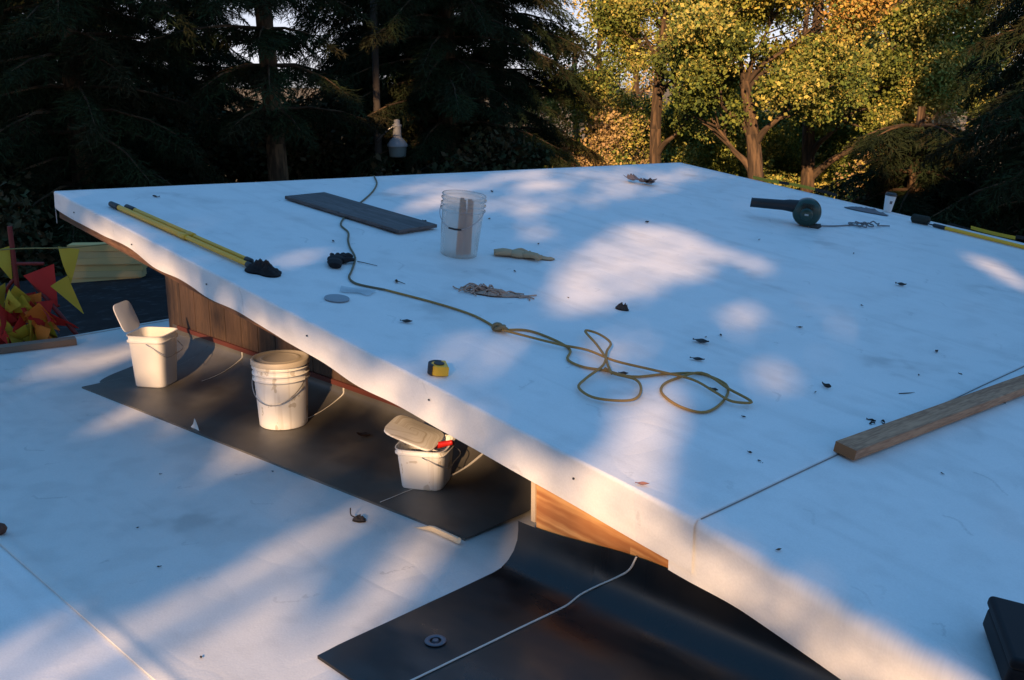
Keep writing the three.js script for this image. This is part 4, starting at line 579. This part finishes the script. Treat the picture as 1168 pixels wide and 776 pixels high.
broadleaf('bare_sapling', 'thin half bare tree with sparse leaves in the bright sky gap', 'tree', null, B(2.05, 27), [[0, 0, 0], [0.05, 3, 0], [0.2, 5.5, 0], [0.15, 8, 0]], 0.09, [
  { c: [-0.3, 5.8, 0.1], r: [0.9, 1.0, 0.7], n: 120, pal: GREEN }, { c: [0.5, 6.8, 0.1], r: [0.9, 0.9, 0.7], n: 150, pal: LIME }, { c: [0.2, 4.5, 0.3], r: [1.1, 0.7, 0.7], n: 330, pal: GREEN }, { c: [-0.3, 7.7, 0.1], r: [0.8, 0.5, 0.7], n: 120, pal: TAN }], 106);
// back row that closes the view between the oaks
for (const [x, d, pal, pal2, seed, label] of [[4.4, 37, GOLD, TAN, 151, 'far golden tree seen between the pale trunk and the forked oak'], [7.4, 39, LIME, GOLD, 152, 'far yellow green tree seen between the forked and the straight oak'], [10.6, 38, GREEN, LIME, 153, 'far green tree behind the straight oak'], [13.6, 40, LIME, ORANGE, 154, 'far tree with some orange leaves behind the maple'], [2.4, 40, TAN, GREEN, 155, 'far thin tree low in the bright sky gap']])
  broadleaf('far_tree', label, 'tree', 'back row of trees beyond the oaks', B(x, d), [[0, 0, 0], [0.1, 3, 0], [0, 6, 0], [0.1, seed === 155 ? 6.5 : 9, 0]], 0.16, [{ c: [-0.8, 4.8, 0], r: [1.3, 0.9, 1], n: 260, pal }, { c: [0.8, 5.4, 0.2], r: [1.2, 1.0, 1], n: 260, pal: pal2 }, ...(seed === 155 ? [] : [{ c: [-0.3, 7.0, 0], r: [1.7, 1.0, 1.2], n: 330, pal }, { c: [0.6, 8.4, 0], r: [1.6, 0.9, 1.2], n: 300, pal: pal2 }])], seed, clump2);
// shrubs under the oaks
let bi = 0;
for (const [x, d, h, w, pal, n, label] of [
  [1.6, 27, 4.1, 1.3, TAN, 620, 'tan leaved shrub at the foot of the sky gap'], [2.6, 28, 4.4, 1.3, TAN, 680, 'tall tan shrub left of the pale sunlit trunk'], [4.3, 28.5, 4.3, 1.2, LIME, 620, 'yellow green shrub between the pale trunk and the forked oak'], [5.9, 30, 4.6, 1.5, GOLD, 760, 'golden shrub behind the forked oak'], [6.6, 27, 4.3, 1.2, LIME, 620, 'yellow green shrub between the forked and the straight oak'], [8.6, 28.5, 4.4, 1.5, GREEN, 760, 'green shrub right of the straight oak'], [9.6, 24.5, 3.7, 1.4, TAN, 520, 'rust brown shrub below the maple'], [10.2, 29, 4.6, 1.7, LIME, 820, 'yellow green shrub in front of the pale tree'], [0.9, 23.4, 2.75, 0.8, LIME, 300, 'low yellow green shrub at the edge of the drooping pine'], [7.0, 20.2, 2.9, 1.6, GREEN, 620, 'low dark green shrub close behind the barrier tape'], [4.8, 33, 4.0, 2.0, GOLD, 700, 'far golden shrub seen past the pale trunk'], [8.1, 34, 4.1, 2.2, LIME, 700, 'far yellow green shrub seen past the straight oak']])
  broadleaf('shrub', label, 'shrub', 'shrubs under the oaks', B(x, d), [[0, 0, 0], [0.05, h * 0.4, 0], [0, h * 0.7, 0]], 0.05, [{ c: [0, h * 0.72, 0.1], r: [w, h * 0.30, w * 0.8], n: n, pal }, { c: [-w * 0.35, h * 0.4, 0.3], r: [w * 0.8, h * 0.3, w * 0.6], n: n * 0.45, pal }], 200 + bi++, clump, darkBark, 0.6, 0.36);
// dark shrubs along the foot of the pines
for (const [x, d, h, w, label] of [[-10.5, 16, 3.9, 1.6, 'dark shrub behind the heap of pennants'], [-7.6, 15.2, 3.6, 1.7, 'dark shrub behind the stacked cream boards'], [-8.2, 21, 4.4, 1.9, 'dark shrub between the pines behind the board stack'], [-5.4, 22, 4.4, 1.6, 'dark shrub behind the bare pine trunk'], [-3.2, 22.8, 4.2, 1.5, 'dark shrub behind the yard light pole'], [-1.0, 19.3, 3.6, 1.4, 'dark shrub below the broad drooping pine'], [9.3, 12.2, 4.6, 1.7, 'dark shrub in front of the tall spruces']])
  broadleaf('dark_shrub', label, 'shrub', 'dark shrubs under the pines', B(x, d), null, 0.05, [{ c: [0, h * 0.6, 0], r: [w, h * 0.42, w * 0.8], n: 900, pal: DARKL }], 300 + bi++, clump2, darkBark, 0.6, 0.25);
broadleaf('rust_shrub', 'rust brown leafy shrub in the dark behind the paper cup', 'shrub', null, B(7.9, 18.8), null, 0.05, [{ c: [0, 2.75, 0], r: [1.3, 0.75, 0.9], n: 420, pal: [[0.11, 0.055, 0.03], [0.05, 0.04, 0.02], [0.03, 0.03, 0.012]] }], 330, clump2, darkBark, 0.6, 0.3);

// ------------------------------------------------------------------ trees behind the viewer: their crowns shade the roofs, with openings where the evening sun comes through
const TE = Math.tan(EL), SA = Math.sin(AZ), CA = Math.cos(AZ), H0 = 15;
const sunCoord = p => { const D = -p.z, h = p.x * SA + D * CA; return [p.x * CA - D * SA, p.y + (h + H0) * TE]; };          // sideways, height in the plane of the crowns
const fromSun = (e, H, h) => V(e * CA + h * SA, H - (h + H0) * TE, -(-e * SA + h * CA));
const OPENINGS = [
 { on: 'upper', open: 0.85, at: [[3.17,1.34],[2.61,2.07],[2.18,3.01],[1.92,3.63],[2.16,3.83],[2.55,3.81],[3.03,3.17],[3.26,2.56],[3.25,2.14],[3.33,1.71],[3.44,1.33],[3.35,1.20]] },
 { on: 'upper', open: 0.6, at: [[3.83,0.88],[3.57,1.28],[3.61,1.59],[3.91,1.43],[4.12,1.07],[4.11,0.77]] },
 { on: 'upper', open: 0.62, at: [[4.34,0.43],[4.17,0.72],[4.25,1.03],[4.54,0.82],[4.69,0.47],[4.91,0.09],[5.11,-0.06],[4.95,-0.17],[4.72,-0.03]] },
 { on: 'upper', open: 0.55, at: [[2.92,3.52],[2.96,3.63],[3.36,3.33],[3.48,3.10],[3.35,3.08],[3.13,3.21]] },
 { on: 'upper', open: 0.55, at: [[3.67,2.27],[3.58,2.66],[3.82,2.54],[4.05,2.10],[4.06,1.86],[3.89,1.95]] },
 { on: 'upper', open: 0.3, at: [[3.69,3.20],[3.70,3.47],[4.01,3.04],[4.31,2.74],[4.33,2.44],[4.08,2.60]] },
 { on: 'upper', open: 1.0, at: [[3.74,5.57],[3.77,5.89],[4.30,5.53],[4.54,4.81],[4.22,5.03]] },
 { on: 'upper', open: 0.3, at: [[4.54,3.33],[4.57,3.63],[4.81,3.27],[4.73,3.04]] },
 { on: 'upper', open: 0.8, at: [[1.04,1.96],[0.59,2.62],[0.31,3.28],[0.54,3.19],[1.00,2.49],[1.23,1.93]] },
 { on: 'upper', open: 0.6, at: [[0.12,3.96],[0.01,4.56],[0.41,4.19],[0.46,3.68]] },
 { on: 'upper', open: 0.7, at: [[1.05,0.19],[0.94,0.45],[1.03,0.61],[1.29,0.40],[1.29,0.15]] },
 { on: 'upper', open: 0.7, at: [[1.89,0.36],[1.78,0.72],[1.94,0.81],[2.11,0.53],[2.12,0.27]] },
 { on: 'upper', open: 0.35, at: [[1.82,2.38],[1.85,2.81],[2.20,2.52],[2.21,2.08]] },
 { on: 'upper', open: 0.35, at: [[3.37,0.34],[3.27,0.70],[3.53,0.81],[3.83,0.50],[3.85,0.12],[3.64,0.13]] },
 { on: 'upper', open: 0.4, at: [[4.25,1.84],[4.37,1.94],[4.72,1.40],[4.71,1.24],[4.51,1.45]] },
 { on: 'lower', open: 1.0, at: [[-0.33,-0.41],[-0.42,0.03],[-0.56,0.96],[0.09,0.68],[0.12,0.30],[0.46,-0.31],[0.68,-0.75]] },
 { on: 'lower', open: 1.0, at: [[1.45,-0.52],[1.28,-0.17],[1.43,-0.13],[1.56,-0.23],[1.62,-0.48]] },
 { on: 'lower', open: 1.0, at: [[1.98,-0.44],[1.83,-0.10],[2.06,-0.07],[2.16,-0.40]] },
 { on: 'lower', open: 0.9, at: [[2.62,-0.41],[2.27,-0.11],[2.53,-0.07],[2.69,-0.32]] },
 { on: 'lower', open: 0.8, at: [[3.13,-0.35],[2.93,-0.19],[3.08,-0.15],[3.25,-0.28]] },
 { on: 'lower', open: 1.0, at: [[3.52,-1.69],[3.34,-1.35],[3.26,-1.25],[3.44,-1.18],[3.59,-0.92],[3.51,-0.55],[3.46,-0.21],[3.69,-0.05],[3.99,-0.04],[4.03,0.30],[4.20,0.14],[4.29,-0.04],[4.22,-0.93],[4.81,-1.07],[4.87,-1.50],[4.22,-2.15],[3.66,-2.00]] },
 { on: 'lower', open: 0.9, at: [[1.59,-0.24],[1.39,0.13],[1.44,0.37],[2.39,0.26],[3.01,0.51],[3.20,0.35],[3.12,0.20],[2.37,0.03],[1.95,-0.09]] },
 { on: 'wall', open: 1.0, at: [[0.25,0.43],[0.58,0.45],[0.52,0.09],[0.18,0.02]] },
 { on: 'wall', open: 1.0, at: [[0.94,0.28],[1.31,0.35],[1.70,0.26],[1.65,0.11],[0.91,0.08]] },
 { on: 'wall', open: 1.0, at: [[2.13,0.21],[2.48,0.21],[3.07,0.15],[2.63,0.09],[2.12,0.09]] },
 { on: 'lower', open: 0, at: [[4.17,-1.07],[4.00,-0.79],[3.81,-0.57],[3.56,-0.21],[3.65,-0.14],[3.81,-0.36],[3.98,-0.66]] },
 { on: 'lower', open: 0, at: [[4.23,-0.50],[4.08,-0.15],[3.98,0.07],[4.01,0.22],[4.20,-0.08],[4.28,-0.26]] },
  { on: 'world', open: 1, at: [[-5.9, -0.65, -12.3], [-4.5, -0.65, -12.3], [-4.5, -0.3, -12.3], [-5.9, -0.35, -12.3]] },
 { on: 'wall', q: 0.03, open: 0.9, at: [[4.3, 0.2], [4.95, 0.2], [4.95, 0.3], [4.3, 0.42]] },
 { on: 'wall', q: 0.05, open: 1, at: [[-1.5, 0], [-0.7, 0], [-0.7, 0.35], [-1.5, 0.35]] },
 { on: 'wall', q: 0.16, open: 0.5, at: [[0.80, 0], [1.15, 0], [1.15, 0.36], [1.0, 0.58], [0.72, 0.56]] },
 { on: 'wall', q: 0.30, open: 0.5, at: [[1.98, 0], [2.38, 0], [2.38, 0.40], [1.98, 0.40]] },
 { on: 'wall', q: 0.38, open: 0.5, at: [[3.12, 0], [3.48, 0], [3.48, 0.22], [3.12, 0.26]] },
 { on: 'upper', open: 0.17, at: [[0, 2.6], [0, 6.9], [0.8, 6.9], [1.3, 4.6], [1.6, 2.8], [1.2, 2.0]] },
];
for (const [s, b, T] of [[0, 1.1, 0.6], [1.0, 1.75, 0.72], [1.7, 2.0, 0.45], [1.95, 3.6, 0.68], [3.5, 4.3, 0.62], [4.2, 5.05, 0.42], [5.0, 5.3, 0.4], [5.25, 6.2, 0.6]]) OPENINGS.push({ on: 'edge', open: T, at: [[s, -0.02], [b, -0.02], [b, -0.28], [s, -0.28]] });
for (const o of OPENINGS) {
  o.poly = o.at.map(([a, b, c]) => sunCoord(o.on === 'world' ? V(a, b, c) : o.on === 'upper' ? W(a, b, roofY(a, b)) : o.on === 'lower' ? W(a, b, 0) : o.on === 'wall' ? W(a, o.q ?? 0.64, b) : W(a, 0, roofY(a, 0) + b)));
  const grow = o.open === 0 ? 0.0 : o.on === 'upper' ? (o.open > 0.7 ? 0.06 : 0.02) : o.at.length > 6 ? 0.12 : o.on === 'lower' ? 0.06 : 0.12, cx = o.poly.reduce((a, p) => a + p[0], 0) / o.poly.length, cy = o.poly.reduce((a, p) => a + p[1], 0) / o.poly.length;
  o.poly = o.poly.map(([x, y]) => { const d = Math.hypot(x - cx, y - cy) || 1; return [x + (x - cx) / d * grow, y + (y - cy) / d * grow]; });
  o.bb = [Math.min(...o.poly.map(p => p[0])), Math.max(...o.poly.map(p => p[0])), Math.min(...o.poly.map(p => p[1])), Math.max(...o.poly.map(p => p[1]))];
}
const inside = (P, x, y) => { let c = false; for (let i = 0, j = P.length - 1; i < P.length; j = i++) if ((P[i][1] > y) !== (P[j][1] > y) && x < (P[j][0] - P[i][0]) * (y - P[i][1]) / (P[j][1] - P[i][1]) + P[i][0]) c = !c; return c; };
function openness(e, H) { let v = 0; for (const o of OPENINGS) if (e >= o.bb[0] && e <= o.bb[1] && H >= o.bb[2] && H <= o.bb[3] && inside(o.poly, e, H)) v = o.open === 0 ? 0 : Math.max(v, o.open); return v; }
const shadeClump = leafClump(20, 0.10, 0.115, 0.08, 9), shadeClumpBig = leafClump(22, 0.40, 0.26, 0.18, 10);
function shadeTree(label, e0, h0, e1a, e1b, Ha, Hb, n, geo, seed, pal, fine) {
  const o = thing('shade_tree', label, 'tree', 'trees behind the viewer'); const b = fromSun(e0, 0, h0); o.position.set(b.x, GY, b.z); const q = rng(seed), list = [];
  const top = (Ha + Hb) / 2 - (h0 + H0) * TE - GY;
  part('trunk', tube([[0, 0, 0], [0.1, top * 0.35, 0], [-0.05, top * 0.7, 0.1], [0.1, top * 1.1, 0]], [0.3, 0.24, 0.17, 0.08], 12, 4), bark, o);
  const limbs = []; for (let k = 0; k < 9; k++) { const H = Ha + (Hb - Ha) * (0.15 + 0.8 * k / 9), e = e1a + (e1b - e1a) * q(), p = fromSun(e, H, h0 + (q() - 0.5) * 3).sub(o.position), a = V(0, Math.min(top * 1.05, p.y * 0.8), 0); limbs.push(tube([a, a.clone().lerp(p, 0.5).add(V(0, 0.15, 0)), p], [0.07, 0.045, 0.012], 6, 3)); } part('limbs', merge(limbs), bark, o);
  for (let i = 0; i < n; i++) {
    const e = e1a + (e1b - e1a) * q(), H = Ha + (Hb - Ha) * q(), h = h0 + (q() - 0.5) * (fine ? 3.2 : 5);
    const edge = Math.min((e - e1a), (e1b - e), 99) , lim = Hb - 1.3 * fbm(e * 0.8 + 20, seed, 1, 3) - 0.03 * (e - (e1a + e1b) / 2) ** 2; if (H > lim) continue;
    if (!fine && noise(e * 0.9, H * 0.9, seed) < 0.22) continue;
    const op = openness(e, H); if (op >= 1) continue;
    const thin = op > 0 && fine, N = thin ? 4 : 1;                     // thin parts of the crown carry more but smaller sprays
    for (let k = 0; k < N; k++) { if (op > 0 && q() > -Math.log(op) / 9) continue; const v = thin ? 0.12 : 0; list.push({ p: fromSun(e + (q() - 0.5) * v, H + (q() - 0.5) * v, h).sub(o.position), q: rotQ(q), s: (0.8 + 0.4 * q()) * (thin ? 0.5 : 1), c: mix(pal, q) }); }
  }
  instances('crown', geo, leafM, list, o); return o;
}
const shadePal = [[0.06, 0.085, 0.02], [0.12, 0.13, 0.025], [0.2, 0.15, 0.03]];
shadeTree('leafy tree behind the lower roof, shading its far end', -5.0, -15, -7.2, -3.2, 4.0, 14.6, 8400, shadeClump, 501, shadePal, true);
shadeTree('leafy tree behind the lower roof, dappling the middle of the raised roof', -2.7, -15.4, -3.2, 0.4, 4.0, 14.4, 8200, shadeClump, 502, shadePal, true);
shadeTree('leafy tree behind the lower roof, dappling the right of the raised roof', 2.2, -15, 0.4, 4.2, 4.0, 13.6, 8400, shadeClump, 503, shadePal, true);
shadeTree('tall leafy tree behind the lower roof, shading the pines', -7.5, -18, -11, -4.2, 4.0, 24, 4600, shadeClumpBig, 504, shadePal, false);
shadeTree('tall leafy tree far behind the lower roof, shading the outer pines', -15, -18, -19.5, -10.5, 4.0, 24, 5400, shadeClumpBig, 505, shadePal, false);
shadeTree('tall leafy tree behind the lower roof, shading the spruces', 6.8, -17, 4.6, 10.5, 4.0, 15.8, 4600, shadeClumpBig, 506, shadePal, false);
scene.traverse(o => { if (o.isMesh) { o.castShadow = true; o.receiveShadow = true; } });
renderer.render(scene, camera);
